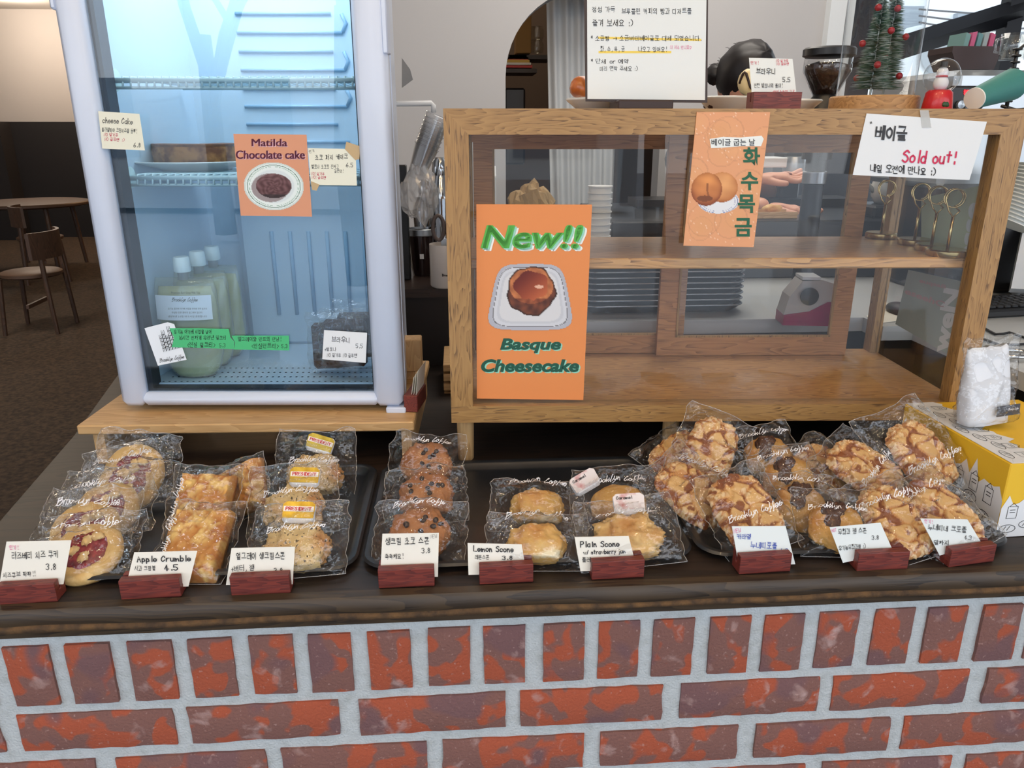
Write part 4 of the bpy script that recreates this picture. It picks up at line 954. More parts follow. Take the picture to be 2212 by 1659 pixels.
# ================================================================== BAKING TRAYS
M_TRAY = mat('black_tray', (26, 30, 36), .33, c2=(34, 37, 42), scale=30, bump=.05, bscale=300, coat=.1)
def rrect(x0, y0, x1, y1, r, n=7):
    P = []
    for cx, cy, a in ((x1-r, y1-r, 0), (x0+r, y1-r, 90), (x0+r, y0+r, 180), (x1-r, y0+r, 270)):
        for i in range(n): b = radians(a+90*i/(n-1)); P.append((cx+r*cos(b), cy+r*sin(b)))
    return P
def tray(x, y, W, D, rz, label):
    t = thing('baking_tray', label, 'tray', (x, y, ZC), radians(rz), 'black baking trays along the counter' if 0 else None)
    mb = MB(); L = []
    for ins, z in ((.0, .0095), (.003, .0125), (.010, .0125), (.013, .0105), (.020, .0035), (.026, .0022)):
        L.append([(a, b, z) for a, b in rrect(ins, ins, W-ins, D-ins, max(.012, .038-ins))])
    L2 = [[(a, b, z) for a, b in rrect(ins, ins, W-ins, D-ins, max(.012, .038-ins))] for ins, z in ((.001, .0088), (.0115, .0085), (.019, .0004))]
    n = len(L[0])
    for q in L: mb.v += [V(p) for p in q]
    for k in range(len(L)-1):
        for i in range(n): mb.f.append((k*n+i, k*n+(i+1) % n, (k+1)*n+(i+1) % n, (k+1)*n+i))
    mb.f.append(tuple(range((len(L)-1)*n, len(L)*n)))
    k0 = len(mb.v)
    for q in L2: mb.v += [V(p) for p in q]
    for i in range(n): mb.f.append((i, k0+i, k0+(i+1) % n, (i+1) % n))
    for k in range(2):
        for i in range(n): mb.f.append((k0+k*n+i, k0+(k+1)*n+i, k0+(k+1)*n+(i+1) % n, k0+k*n+(i+1) % n))
    mb.f.append(tuple(range(k0+2*n, k0+3*n))[::-1])
    part('pan', mb, M_TRAY, t, 40)
tray(-.568, .847, .428, .324, 0, 'black baking tray on the left holding the jam cookies, crumbles and tea scones')
tray(-.135, .847, .437, .324, 0, 'black baking tray in the middle holding the chocolate chip, lemon and plain scones')
tray(.307, .847, .432, .324, -.3, 'black baking tray on the right holding the fig scones and waffle pastries')

# ================================================================== PASTRIES
def facing(mb): return mb   # pastries are built facing -y, centred on the origin
M_COOKIE = mat('cookie_dough', (214, 176, 112), .7, c2=(190, 138, 76), scale=38, lo=.5, hi=.75, bump=.5, bscale=160, c3=(226, 194, 136), s3=60)
M_JAM = mat('raspberry_jam', (112, 14, 34), .18, c2=(160, 24, 48), scale=130, lo=.45, hi=.7, bump=.7, bscale=240, coat=.6)
M_CHEESE = mat('cheese_cube', (230, 206, 150), .5, c2=(214, 170, 110), scale=60)
M_SCONE = mat('earl_grey_scone', (214, 184, 128), .75, c2=(182, 122, 66), scale=22, lo=.48, hi=.66, bump=.8, bscale=130, c3=(84, 66, 42), s3=240, lo3=.585, hi3=.63)
M_CHOC = mat('choco_scone', (176, 118, 72), .7, c2=(146, 90, 50), scale=30, lo=.42, hi=.65, bump=.8, bscale=130, c3=(96, 56, 34), s3=110, lo3=.62, hi3=.72)
M_CHIP = mat('chocolate_chip', (46, 26, 20), .35)
M_LEMON = mat('lemon_scone', (218, 176, 100), .45, c2=(196, 136, 66), scale=26, lo=.5, hi=.7, bump=.5, bscale=100, c3=(240, 222, 180), s3=40, lo3=.60, hi3=.68, coat=.25)
M_PLAIN = mat('plain_scone', (222, 184, 120), .7, c2=(196, 140, 76), scale=26, lo=.5, hi=.68, bump=.8, bscale=120)
M_PLAIN2 = mat('golden_scone', (204, 160, 86), .6, c2=(178, 126, 58), scale=24, bump=.4, bscale=120)
M_CRUM = mat('apple_crumble', (222, 178, 102), .8, bump=.6, bscale=220, attr=True)
M_CROF = mat('croffle_glaze', (255, 255, 255), .42, bump=.5, bscale=170, attr=True)
M_FIG = mat('fig_piece', (70, 38, 24), .5, c2=(126, 78, 40), scale=260, lo=.56, hi=.66, bump=.7, bscale=200)
M_FIGB = mat('fig_scone_crust', (208, 160, 84), .6, c2=(172, 112, 48), scale=30, lo=.45, hi=.65, bump=.5, bscale=110)
CH_ = {}
def cookie():
    if 'cookie' not in CH_:
        mb = MB(); n = 40; prof = [(0, .006), (.018, .006), (.022, -.006), (.030, -.0105), (.040, -.008), (.0445, 0), (.043, .007), (.03, .010), (0, .010)]; m = len(prof)
        for i in range(n):
            a = 2*pi*i/n
            for r, y in prof: q = 1+.035*noise.noise(V((cos(a)*2.2, sin(a)*2.2, 1))); mb.v.append(V((r*q*cos(a), y*.95+noise.noise(V((cos(a)*r*90, sin(a)*r*90, 5)))*.0016-(0 if r > .02 else 0), r*q*sin(a))))
        for i in range(n):
            for j in range(m-1): mb.f.append((i*m+j, i*m+j+1, ((i+1) % n)*m+j+1, ((i+1) % n)*m+j))
        jam = MB().blob(.0285, .005, .0285, .20, 3, 4, 40, c=(0, -.0065, 0))
        CH_['cookie'] = mesh_of('cookie', mb, M_COOKIE, True); CH_['jam'] = mesh_of('jam', jam, M_JAM, True)
        CH_['cube'] = mesh_of('cheese_cube', MB().blob(.0058, .0035, .0080, .45, 2.5, 3, 14), M_CHEESE, True)
    T = Matrix.Translation
    return [('cookie', CH_['cookie'], [('jam', CH_['jam'], Matrix())]+[('cheese_cube', CH_['cube'], T((x, -.0118, z)) @ Matrix.Rotation(r, 4, 'Y')) for x, z, r in ((.002, .012, .2), (-.012, -.002, 1.1), (.003, -.012, .4), (.013, .017, 1.8))])]
def scone(kind, v):
    key = kind+str(v)
    if key not in CH_:
        M = dict(tea=M_SCONE, choc=M_CHOC, lemon=M_LEMON, plain=M_PLAIN, gold=M_PLAIN2)[kind]
        rx, ry, rz = dict(tea=(.0405, .021, .036), choc=(.040, .021, .038), lemon=(.039, .023, .030), plain=(.044, .023, .034), gold=(.041, .024, .031))[kind]
        amp = dict(tea=.20, choc=.16, lemon=.13, plain=.30, gold=.06)[kind]
        CH_[key] = mesh_of('scone', MB().blob(rx, ry, rz, amp, 1.9, v*7.3+2, 76, rid=kind in ('plain', 'tea'), flat=rz*.72, rough=dict(tea=.07, choc=.06, lemon=.055, plain=.10, gold=.012)[kind]), M, True)
    subs = []
    if kind == 'choc':
        if 'chip' not in CH_: CH_['chip'] = mesh_of('chocolate_chip', MB().blob(.0042, .0028, .0036, .15, 2, 3, 12), M_CHIP, True)
        rnd = random.Random(v+11)
        for i in range(9):
            a = rnd.uniform(0, 2*pi); r = rnd.uniform(.15, .80); x, z = .036*r*cos(a), .033*r*sin(a); y = -.0215*sqrt(max(.05, 1-(x/.04)**2-(z/.038)**2))-.0006
            subs.append(('chocolate_chip', CH_['chip'], Matrix.Translation((x, y, z)) @ Matrix.Rotation(rnd.uniform(0, 3), 4, 'Y')))
    return [('scone', CH_[key], subs)]
def slab(v):
    key = 'slab%d' % v
    if key not in CH_:
        def hgt(x, z):
            q_ = noise.noise(V((x*90, z*90, v+7)))*.4
            e = noise.voronoi(V((x*150+q_, z*150, v)))[0][0]; e2 = noise.voronoi(V((x*70, z*70+q_, v+3)))[0]
            return .0035*(1-e)+.003*min(1, (e2[1]-e2[0])*2)+.003*noise.noise(V((x*50, z*50, v)))
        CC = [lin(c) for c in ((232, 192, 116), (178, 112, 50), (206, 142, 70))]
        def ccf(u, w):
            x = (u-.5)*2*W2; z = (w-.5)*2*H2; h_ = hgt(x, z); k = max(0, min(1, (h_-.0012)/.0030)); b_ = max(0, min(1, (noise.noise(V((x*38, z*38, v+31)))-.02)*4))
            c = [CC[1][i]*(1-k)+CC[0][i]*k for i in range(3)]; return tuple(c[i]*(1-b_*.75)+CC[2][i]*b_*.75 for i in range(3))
        mb = MB(); W2, H2 = .0375, .052
        def f(u, w):
            a = (u-.5)*2; b = (w-.5)*2; e = max(abs(a), abs(b)); x = a*W2; z = b*H2
            d = max(0, (e-.86)/.14); j = 1+.03*noise.noise(V((a*4, b*4, v+3)))
            return (x*j, -.011-hgt(x, z)*(1-d)+.014*d*d, z*j)
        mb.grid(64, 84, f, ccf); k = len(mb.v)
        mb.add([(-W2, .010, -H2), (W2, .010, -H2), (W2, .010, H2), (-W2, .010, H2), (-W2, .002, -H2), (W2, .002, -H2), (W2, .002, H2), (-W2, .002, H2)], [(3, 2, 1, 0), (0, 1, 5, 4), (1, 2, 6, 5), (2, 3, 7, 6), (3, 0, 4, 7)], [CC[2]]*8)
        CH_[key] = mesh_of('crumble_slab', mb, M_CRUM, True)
    return [('crumble_slab', CH_[key], [])]
def croffle(v, W2=.032, H2=.055, pale=0):
    key = 'croffle%d' % v
    if key not in CH_:
        def sh(a, b): return (abs(a)**3.+abs(b)**3.)**(1/3.)
        def cell(x, z):
            c = cos(.5); s = sin(.5); X = (x*c-z*s)*62+noise.noise(V((x*40, z*40, v)))*.75; Z = (x*s+z*c)*62+noise.noise(V((x*40, z*40, v+9)))*.75
            d, _ = noise.voronoi(V((X*.66, Z*.74, v*3.3))); return d[1]-d[0]
        A = [lin(c) for c in ((218, 174, 112), (140, 78, 38), (230, 198, 150), (198, 140, 80))]
        def P(a, b):
            j = 1+.07*noise.noise(V((a*3, b*3, v+2)))+.05*noise.noise(V((a*9, b*9, v))); return a*W2*j, b*H2*j
        def mk(u, w):
            a = (u-.5)*2; b = (w-.5)*2; m = max(abs(a), abs(b)); s_ = sh(a, b)
            if m > 1e-5: k = m/s_; a *= k; b *= k
            return a, b, m
        def f(u, w):
            a, b, m = mk(u, w); x, z = P(a, b); e = cell(x, z); k = min(1, e/.22)
            rough = noise.fractal(V((x*160, z*160, v)), 1, 2, 3)*.0030*(1 if m > .72 or noise.noise(V((x*70, z*70, v+20))) > .25 else .25)
            return (x, -.0125*sqrt(max(0, 1-m**3.2))-.0042*k*k*(3-2*k)*(1 if m < .9 else .3)-rough, z)
        def cf(u, w):
            a, b, m = mk(u, w); x, z = P(a, b); e = cell(x, z); n_ = noise.noise(V((x*70, z*70, v+20)))
            lw = .05+.36*noise.noise(V((x*48, z*48, v+40))); lw = 9 if noise.noise(V((x*62, z*62, v+60))) > .42 else lw
            if e < lw: c = A[1]
            elif e < lw+.08: c = A[3]
            elif m > .80 or n_ > .33: c = A[2] if noise.noise(V((x*200, z*200, 1))) > -.1 else A[3]
            else: c = A[0]
            return c
        mb = MB().grid(54, 78, f, cf); nv = len(mb.v); 
        b0 = MB().grid(14, 18, lambda u, w: (P(*mk(1-u, w)[:2])[0], .0095*sqrt(max(0, 1-mk(1-u, w)[2]**3)), P(*mk(1-u, w)[:2])[1]), lambda u, w: A[3])
        mb.add(b0.v, b0.f, b0.c)
        CH_[key] = mesh_of('waffle_pastry', mb, M_CROF, True)
    return [('waffle_pastry', CH_[key], [])]
def figscone(v):
    key = 'fig%d' % v
    if key not in CH_:
        CH_[key] = mesh_of('scone', MB().blob(.038, .017, .036, .12, 1.6, v*5.1, 60, rough=.035), M_FIGB, True)
        CH_['fig'] = mesh_of('fig_slice', MB().blob(.014, .006, .020, .55, 1.6, 8, 26), M_FIG, True)
    return [('scone', CH_[key], [('fig_slice', CH_['fig'], Matrix.Translation((-.004, -.0145, .012)) @ Matrix.Rotation(.5, 4, 'Y'))])]
B = bagged
# raspberry cheese cookies, front to back
ck = cookie()
ckl = ['frontmost bagged raspberry cookie, its jam centre next to the first price card', 'second bagged raspberry cookie from the front of the left tray', 'third bagged raspberry cookie from the front of the left tray', 'fourth bagged raspberry cookie from the front, leaning on the one behind', 'rearmost bagged raspberry cookie by the pine platform leg']
for i, (x, y, tl, rl, yw) in enumerate(((187, 1196, 62, -3, 2), (184, 1148, 55, 4, 5), (230, 1104, 52, -8, 0), (278, 1046, 46, -12, 4), (290, 1022, 34, 8, 2))):
    B('bagged_cookie', ckl[i], ck, x, y, (.990, .992, .994, 1.0, 1.012)[i], .128, .068, .040, .048, .048, .013, tl, yw, rl, 10+i, tz=.46+.02*i, tw=.64, cat='cookie', group='bagged raspberry cookies', text=i != 4)
# apple crumbles
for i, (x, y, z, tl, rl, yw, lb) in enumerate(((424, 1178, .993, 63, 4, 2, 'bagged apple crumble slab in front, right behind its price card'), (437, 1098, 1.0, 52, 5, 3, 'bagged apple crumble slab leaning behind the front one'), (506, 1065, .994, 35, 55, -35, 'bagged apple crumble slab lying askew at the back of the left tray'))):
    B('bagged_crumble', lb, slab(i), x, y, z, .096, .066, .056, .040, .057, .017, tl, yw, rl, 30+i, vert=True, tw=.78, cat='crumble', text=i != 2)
# earl grey scones with butter portions
FOIL = mat('gold_foil', (206, 178, 70), .3, metal=.6, c2=(170, 140, 40), scale=90); TUB = mat('portion_tub', (226, 228, 232), .35); RIB = mat('red_label', (196, 44, 50), .4)
def butter(parent, M, name='butter_portion', lid=None, txt='PRESIDENT'):
    t = link(name, mesh_of(name, MB().box(-.021, -.0045, -.014, .021, .0045, .014, .004), TUB, 40), parent, M)
    mb = MB().poly([(-.020, -.0053, -.008), (.020, -.0053, -.008), (.021, -.0053, .010), (.016, -.0053, .014), (-.016, -.0053, .014), (-.021, -.0053, .010)], (0, .0006, 0))
    l_ = link('foil_lid', mesh_of('foil_lid', mb, lid or FOIL), t)
    ls, L = strokes(txt, 0); rb = MB()
    if txt == 'PRESIDENT':
        link('label_band', mesh_of('label_band', MB().box(-.0195, -.0058, .0005, .0195, -.0054, .0075), mat('band_white', (236, 230, 222), .5)), t)
        ribbon(rb, ls, .2, lambda x, y: ((x-L/2)*.034/L, -.0062, .0020+y*.0042)); m = RIB
    else: ribbon(rb, ls, .15, lambda x, y: ((x-L/2)*.022/L-.006, -.0060, .006+y*.0042)); m = INK
    link('portion_lettering', mesh_of('portion_lettering', rb, m), t)
T_ = Matrix.Translation; R_ = Matrix.Rotation
lb = ['bagged speckled tea scone with butter portion, frontmost beside its price card', 'bagged speckled tea scone with butter portion, middle of the three', 'bagged speckled tea scone with butter portion, rearmost of the three']
for i, (x, y, tl, rl, yw, bx, bz, br) in enumerate(((644, 1189, 58, -2, 2, .000, .050, .12), (634, 1104, 50, -4, 3, .018, .046, .16), (681, 1030, 40, 4, 6, .006, .050, .30))):
    t, M = B('bagged_scone', lb[i], scone('tea', i), x, y, .992, .124, .074, .038, .043, .040, .024, tl, yw, rl, 40+i, tz=.22, tw=.6)
    butter(t, T_((bx, -.008, bz)) @ R_(br, 4, 'Y') @ R_(.25, 4, 'X'))
lb = ['bagged chocolate chip scone frontmost behind its price card', 'bagged chocolate chip scone in the middle of its row', 'bagged chocolate chip scone at the rear of its row']
for i, (x, y, tl, rl, yw) in enumerate(((908, 1155, 58, 2, 0), (920, 1074, 50, -3, 2), (921, 1005, 40, 4, -2))):
    B('bagged_scone', lb[i], scone('choc', i), x, y, .993, .122, .052, .042, .042, .041, .024, tl, yw, rl, 50+i, tz=.62, tw=.62, text=i != 1)
lb = ['bagged glazed lemon scone in front, behind the lemon price card', 'bagged glazed lemon scone behind the front lemon scone']
for i, (x, y, tl, rl) in enumerate(((1160, 1178, 58, 0), (1159, 1100, 50, 3))):
    B('bagged_scone', lb[i], scone('lemon', i), x, y, .990, .134, .044, .036, .041, .034, .026, tl, -4, rl, 60+i, tz=.72, tw=.62)
JL = mat('jam_lid', (222, 214, 214), .35, c2=(190, 120, 124), scale=60, lo=.55, hi=.7)
for i, (x, y, tl, rl, k, bx, bz, br) in enumerate(((1360, 1168, 58, -8, 'plain', .008, .048, .05), (1336, 1092, 48, -4, 'gold', -.046, .034, -.5))):
    t, M = B('bagged_scone', ('bagged craggy plain scone with jam portion beside its price card', 'bagged smooth golden scone with jam portion behind the craggy one')[i], scone(k, i), x, y, .990, .138, .062, .038, .046, .037, .026, tl, -6, rl, 64+i, tz=.45, tw=.6)
    butter(t, T_((bx, -.010, bz)) @ R_(br, 4, 'Y') @ R_(.2, 4, 'X'), 'jam_portion', JL, 'Caramel')
# waffle pastries and fig scones in the right tray
def CF(lb, v, x, y, z, tl, rl, yw, sd, text=0, W2=.038, H2=.055, w=.112, up=.070, dn=.060, tz=.25):
    B('bagged_waffle_pastry', lb, croffle(v, W2, H2), x, y, z, w, up, dn, W2*1.08, H2*1.06, .020, tl, yw, rl, sd, text=text, tz=tz, tw=.72, cat='pastry')
CF('bagged caramel waffle pastry at the back left under the display case leg', 0, 1468, 985, 1.002, 66, 50, 0, 80)
CF('bagged caramel waffle pastry at the back left, propped on the others', 1, 1532, 976, 1.028, 35, 24, -5, 81, text=1, tz=-.45)
CF('bagged caramel waffle pastry leaning left of the one with the blue price card', 2, 1493, 1070, 1.004, 54, -34, 5, 82)
CF('bagged caramel waffle pastry in front, right above the blue lettered price card', 3, 1612, 1108, 1.006, 54, -20, -4, 83, text=1, tz=-.20, W2=.043, H2=.058)
FS = 'bagged fig scone'
for i, (x, y, z, tl, rl, yw, lbl) in enumerate(((1806, 1140, .994, 54, 0, -6, 'frontmost beside its tilted price card'), (1730, 1096, .996, 52, 6, 0, 'second from the front, half hidden by its neighbours'), (1704, 1036, 1.002, 46, -14, -8, 'third from the front with a dark fig slice'), (1659, 988, 1.008, 46, -6, 0, 'rearmost with a dark fig slice near the display case'))):
    B('bagged_fig_scone', FS+' '+lbl, figscone(i), x, y, z, .108, .056, .042, .042, .040, .020, tl, yw, rl, 90+i, tz=.30 if i == 0 else .6, tw=.74, text=1)
CF('bagged waffle pastry standing behind the fig scone price card', 1, 1932, 1128, .998, 58, -20, -8, 100, text=1, tz=.35)
CF('bagged waffle pastry behind the last price card at right', 3, 2030, 1118, 1.0, 56, -32, -10, 101, text=1, tz=.50)
CF('bagged dark waffle pastry tucked under the pile at the back', 2, 1792, 1022, 1.0, 60, -35, 0, 102)
CF('bagged waffle pastry lying on the pile, left of the big topmost one', 0, 1868, 1016, 1.022, 54, -48, -6, 103, text=1, tz=-.2)
CF('big bagged waffle pastry on top of the pile beside the yellow box', 1, 1988, 984, 1.044, 46, -26, -8, 104, text=1, W2=.042, H2=.070, w=.122, up=.084, dn=.080, tz=-.25)

# ================================================================== PRICE CARDS IN THEIR BLOCKS
REDW = wood('redwood_block', (122, 52, 42), (92, 36, 32), 0, 1.3, .45, pore=(60, 22, 20), grain=.5)
CARD = mat('cream_card', (232, 228, 216), .7); CARD2 = mat('cool_card', (222, 228, 226), .7)
def holder(p0, p1, label, h=.0255, z=ZC, d=.024, m=None):
    a = az(p0[0], p0[1], z); b = az(p1[0], p1[1], z); L = (b-a).length; rz = atan2(b.y-a.y, b.x-a.x)
    M = Matrix.Translation(a) @ Matrix.Rotation(rz, 4, 'Z')
    o = thing('card_holder', label, 'card holder', M=M @ Matrix.Translation((0, 0, .0006)))
    prof = [(0, 0), (d, 0), (d, h), (.0150, h), (.0140, h-.014), (.0105, h-.014), (.0115, h), (0, h)]
    mb = MB(); mb.v = [V((x, y, zz)) for x in (0, L) for y, zz in prof]; n = 8
    mb.f = [(0, 1, 2, 3, 4), (0, 4, 5, 6, 7), (12, 11, 10, 9, 8), (15, 14, 13, 12, 8)]+[(i, n+i, n+(i+1) % n, (i+1) % n) for i in range(n)]
    q = part('block', mb, REDW, o)
    bv = q.modifiers.new('b', 'BEVEL'); bv.width = .0009; bv.segments = 2; bv.limit_method = 'ANGLE'
    lean = radians(12); nn = M.to_3x3() @ V((0, -cos(lean), sin(lean)))
    return plane(M @ V((0, .0126, h-.007)), nn)
def card(p0, p1, corners, lh, lc, m=None, **k):
    pl = holder(p0, p1, lh, **k); s = sheet('price_card', lc, 'price card', corners, pl, m or CARD, off=0); return s, plane(pl[0]+pl[1]*.0002, pl[1])
s, q = card((0, 1308), (125, 1301), ((14, 1170), (154, 1167), (137, 1262), (-2, 1266)), 'redwood card block at the far left of the counter', 'cream raspberry cookie price card in the leftmost block')
write(s, '인기!', 20, 1188, 9, q, -2, m=PINK, wide=20); write(s, '라즈베리 치즈 쿠키', 26, 1209, 15, q, -3, wide=102); write(s, '3.8', 98, 1231, 13, q, 0); write(s, '치즈큐브 팍팍!!', 7, 1248, 11, q, -3, wide=70)
s, q = card((262, 1297), (392, 1290), ((290, 1193), (426, 1190), (407, 1267), (271, 1270)), 'redwood card block under the apple crumble card', 'cream apple crumble price card with black lettering')
write(s, 'Apple Crumble', 295, 1214, 12, q, -1, w=.15, wide=118); write(s, '사과 크럼블', 291, 1233, 10, q, -1, wide=46); write(s, '4.5', 354, 1233, 12, q, -3, w=.14, wide=32)
s, q = card((500, 1288), (628, 1282), ((500, 1184), (637, 1181), (632, 1262), (488, 1264)), 'redwood card block under the tea scone card', 'cream tea scone price card left of the middle tray')
write(s, '얼그레이 생크림스콘', 511, 1209, 15, q, -1, wide=106); write(s, '+버터, 잼', 499, 1234, 12, q, -2, wide=52); write(s, '3.8', 591, 1238, 11, q)
s, q = card((818, 1272), (939, 1267), ((826, 1153), (948, 1151), (946, 1246), (821, 1248)), 'redwood card block under the chocolate scone card', 'cream chocolate scone price card in the middle tray row')
write(s, '생크림 초코 스콘', 833, 1177, 15, q, -1, wide=96); write(s, 'NEW', 929, 1163, 8, q, -3, wide=16, w=.07); write(s, '3.8', 910, 1195, 11, q, -1); write(s, '촉촉해요!', 832, 1208, 11, q, -2, wide=40)
s, q = card((1036, 1264), (1152, 1258), ((1010, 1173), (1127, 1176), (1137, 1238), (1012, 1242)), 'redwood card block under the lemon scone card', 'cream lemon scone price card', )
write(s, 'Lemon Scone', 1022, 1191, 12, q, 1, w=.15, wide=88); write(s, '레몬스콘', 1026, 1208, 9, q, 0, wide=32); write(s, '3.8', 1084, 1209, 8, q, 0, w=.15, wide=24)
s, q = card((1278, 1254), (1391, 1248), ((1241, 1160), (1358, 1158), (1376, 1230), (1254, 1234)), 'redwood card block under the plain scone card', 'cream plain scone price card mentioning strawberry jam')
write(s, 'Plain Scone', 1253, 1182, 12, q, -1, w=.15, wide=86); write(s, 'w/ strawberry jam', 1260, 1198, 9, q, -2, w=.16, wide=92); write(s, '플레', 1258, 1214, 10, q, 0, wide=20)
s, q = card((1596, 1242), (1707, 1235), ((1581, 1137), (1697, 1136), (1718, 1219), (1596, 1222)), 'redwood card block under the blue lettered card', 'white price card with blue lettering', m=CARD2)
write(s, 'NEW', 1585, 1152, 9, q, -8, m=PINK, wide=17); write(s, '카라멜', 1592, 1164, 11, q, 0, m=BLUE, wide=32); write(s, '누네띠로플', 1622, 1183, 13, q, 3, m=BLUE, wide=58); write(s, '4.3', 1685, 1195, 10, q, 0, m=BLUE)
s, q = card((1850, 1235), (1960, 1230), ((1792, 1139), (1902, 1129), (1930, 1192), (1821, 1216)), 'redwood card block under the fig scone card', 'white tilted fig scone price card with a pink mark', m=CARD2)
write(s, 'HOT', 1797, 1150, 7, q, -10, m=PINK, wide=11); write(s, '무화과 잼 스콘', 1812, 1155, 12, q, -4, wide=62); write(s, '3.8', 1883, 1166, 9, q, -2); write(s, '유기농무화과잼 :)', 1813, 1189, 10, q, -5, wide=58)
s, q = card((2049, 1227), (2146, 1214), ((1988, 1120), (2090, 1122), (2122, 1176), (2030, 1200)), 'redwood card block at the far right, turned at an angle', 'white waffle pastry price card at the far right', m=CARD2)
write(s, '인기!', 1997, 1130, 8, q, 5, m=PINK, wide=18); write(s, '누네띠네 크로플', 2005, 1144, 12, q, 5, wide=84); write(s, '4.3', 2083, 1165, 9, q, 5); write(s, '말하지', 2018, 1177, 10, q, 0, wide=34)

# ================================================================== RIGHT OF THE COUNTER
YEL = mat('yellow_card_box', (232, 186, 44), .55); WBX = mat('white_card_print', (226, 228, 230), .55)
def cake_box():
    A = az(2148, 1162, ZC); ct = ay(2168, 1003, A.y); H = ct.z-ZC
    # near corner A; one edge runs back-left, the other to the right
    M = Matrix.Translation(A) @ Matrix.Rotation(radians(2), 4, 'Z'); t = thing('cake_box', 'yellow cardboard cake box with line drawings at the right end', 'box', M=M)
    W, D = .20, .24
    mb = MB().box(0, 0, 0.0005, W, D, H, .0015); part('carton', mb, YEL, t)
    # white printed bands: skyline edge
    def band(fn, z0, n=24, L=W, hmax=.05, flip=0):
        P = [(0, 0), (L, 0)]; rnd = random.Random(3+flip)
        up_ = [(L*(1-i/n), hmax*(.55+.4*abs(sin(i*1.3))*rnd.uniform(.4, 1))) for i in range(n+1)]
        m = MB(); P += up_; m.v = [V(fn(a, b)) for a, b in P]; 
        m.f = [(0, 1)+tuple(range(2, 2+n+1))]; return m
    part('printed_band', band(lambda a, b: (a, -.0006, .001+b), 0, hmax=.075), WBX, t)
    part('printed_band', band(lambda a, b: (-.0006, D-a, .001+b), 0, L=D, hmax=.10, flip=1), WBX, t)
    part('printed_band', band(lambda a, b: (.002+b, D-a, H+.0006), 0, L=D, hmax=.075, flip=2), WBX, t)
    part('printed_band', MB().poly([(.004, .001, H+.0006), (W-.004, .001, H+.0006), (W-.05, .05, H+.0006), (.03, .04, H+.0006)], (0, 0, .0002)), WBX, t)
    # line drawings of bakery goods
    rnd = random.Random(6); L = []
    def loaf(x, y, s): return [([(x+s*cos(a), y+s*.5*sin(a)) for a in [pi*2*i/14 for i in range(15)]], False), ([(x-s*.5, y-s*.2), (x-s*.2, y+s*.3)], False), ([(x, y-s*.2), (x+s*.3, y+s*.3)], False)]
    def house(x, y, s): return [([(x, y), (x, y+s), (x+s*.8, y+s), (x+s*.8, y), (x, y)], False), ([(x+s*.2, y+s*.5), (x+s*.6, y+s*.5)], False), ([(x+s*.2, y+s*.7), (x+s*.6, y+s*.7)], False), ([(x+.1*s, y+s), (x+.4*s, y+1.3*s), (x+.7*s, y+s)], False)]
    for i in range(7): L += loaf(.015+.028*i, .012+.006*(i % 3), .012)+(house(.01+.028*i, .028+.004*(i % 2), .018))
    m = MB(); ribbon(m, [p for p, _ in L], .0008, lambda x, y: (x, -.0010, y+.002)); part('drawing', m, INK, t)
    m = MB(); ribbon(m, [p for p, _ in L], .0009, lambda x, y: (-.0010, D-.01-x*1.1, y*1.3+.004)); part('drawing', m, INK, t)
    m = MB(); ribbon(m, [p for p, _ in L], .0009, lambda x, y: (y*.95+.004, D-.01-x*1.1, H+.0010)); part('drawing', m, INK, t)
    return t, A, H
_, BA, BH = cake_box()
def filter_bag():
    zt = ZC+BH; a = az(2072, 928, zt+.001); 
    M = Matrix.Translation(a+V((.043, .012, .001))) @ Matrix.Rotation(radians(6), 4, 'Z') @ Matrix.Rotation(radians(-4), 4, 'X') @ Matrix.Rotation(radians(-4), 4, 'Y')
    t = thing('coffee_bag', 'white coffee pouch in clear film standing on the yellow box', 'coffee bag', M=M)
    ht = .118; mb = MB(); n = 24; rows = 14
    for j in range(rows+1):
        v = j/rows; hw = .036+.002*sin(v*5); th = .018*(1-v**2*.85)+.001
        for i in range(n):
            a_ = 2*pi*i/n; c, s = cos(a_), sin(a_); q = 1+.06*noise.noise(V((c*2, s*2, v*5)))
            mb.v.append(V((hw*(abs(c)**.6*(1 if c > 0 else -1))*q, th*(abs(s)**.6*(1 if s > 0 else -1))*q, .006+ht*v*(.96 if j == rows and i % 3 else 1))))
    for j in range(rows):
        for i in range(n): mb.f.append((j*n+i, j*n+(i+1) % n, (j+1)*n+(i+1) % n, (j+1)*n+i))
    mb.f += [tuple(range(n))[::-1], tuple(range(rows*n, rows*n+n))]
    part('paper_pouch', mb, mat('pouch_paper', (222, 226, 232), .6, bump=.3, bscale=60), t, True)
    part('clear_wrap', MB().join(bag_mesh(.092, 0.0, .135, .05, .065, .022, 5)), BAGF, t, True)
    l_ = part('black_label', MB().box(.002, -.0246, .020, .040, -.0238, .036), mat('label_charcoal', (60, 62, 70), .5), t)
    ls, L = strokes('Brooklyn Coffee', .3, True); m = MB(); ribbon(m, ls, .12, lambda x, y: (.020+x*.017/L, -.0252, .028+y*.0035)); part('lettering', m, WHITEINK, l_)
filter_bag()
ZB = 1.12
def bench_obj(): pass
M_KEY = mat('keyboard_black', (30, 32, 36), .5); M_WPL = mat('white_plastic', (226, 230, 234), .4)
kb = az(2120, 690, ZB); M = Matrix.Translation(kb+V((.0, .0, .0))) @ Matrix.Rotation(radians(8), 4, 'Z')
t = thing('keyboard', 'black computer keyboard on the pale bench at right', 'keyboard', M=M)
part('base', MB().box(0, 0, .001, .36, .13, .018, .004), M_KEY, t)
km = mesh_of('key', MB().box(0, 0, 0, .015, .015, .006, .002), mat('key_cap', (44, 46, 50), .5)); 
for r in range(5):
    for c in range(12): link('key', km, t, Matrix.Translation((.012+.019*c+.004*r, .014+.021*r, .018)))
kb = az(1944, 678, ZB)
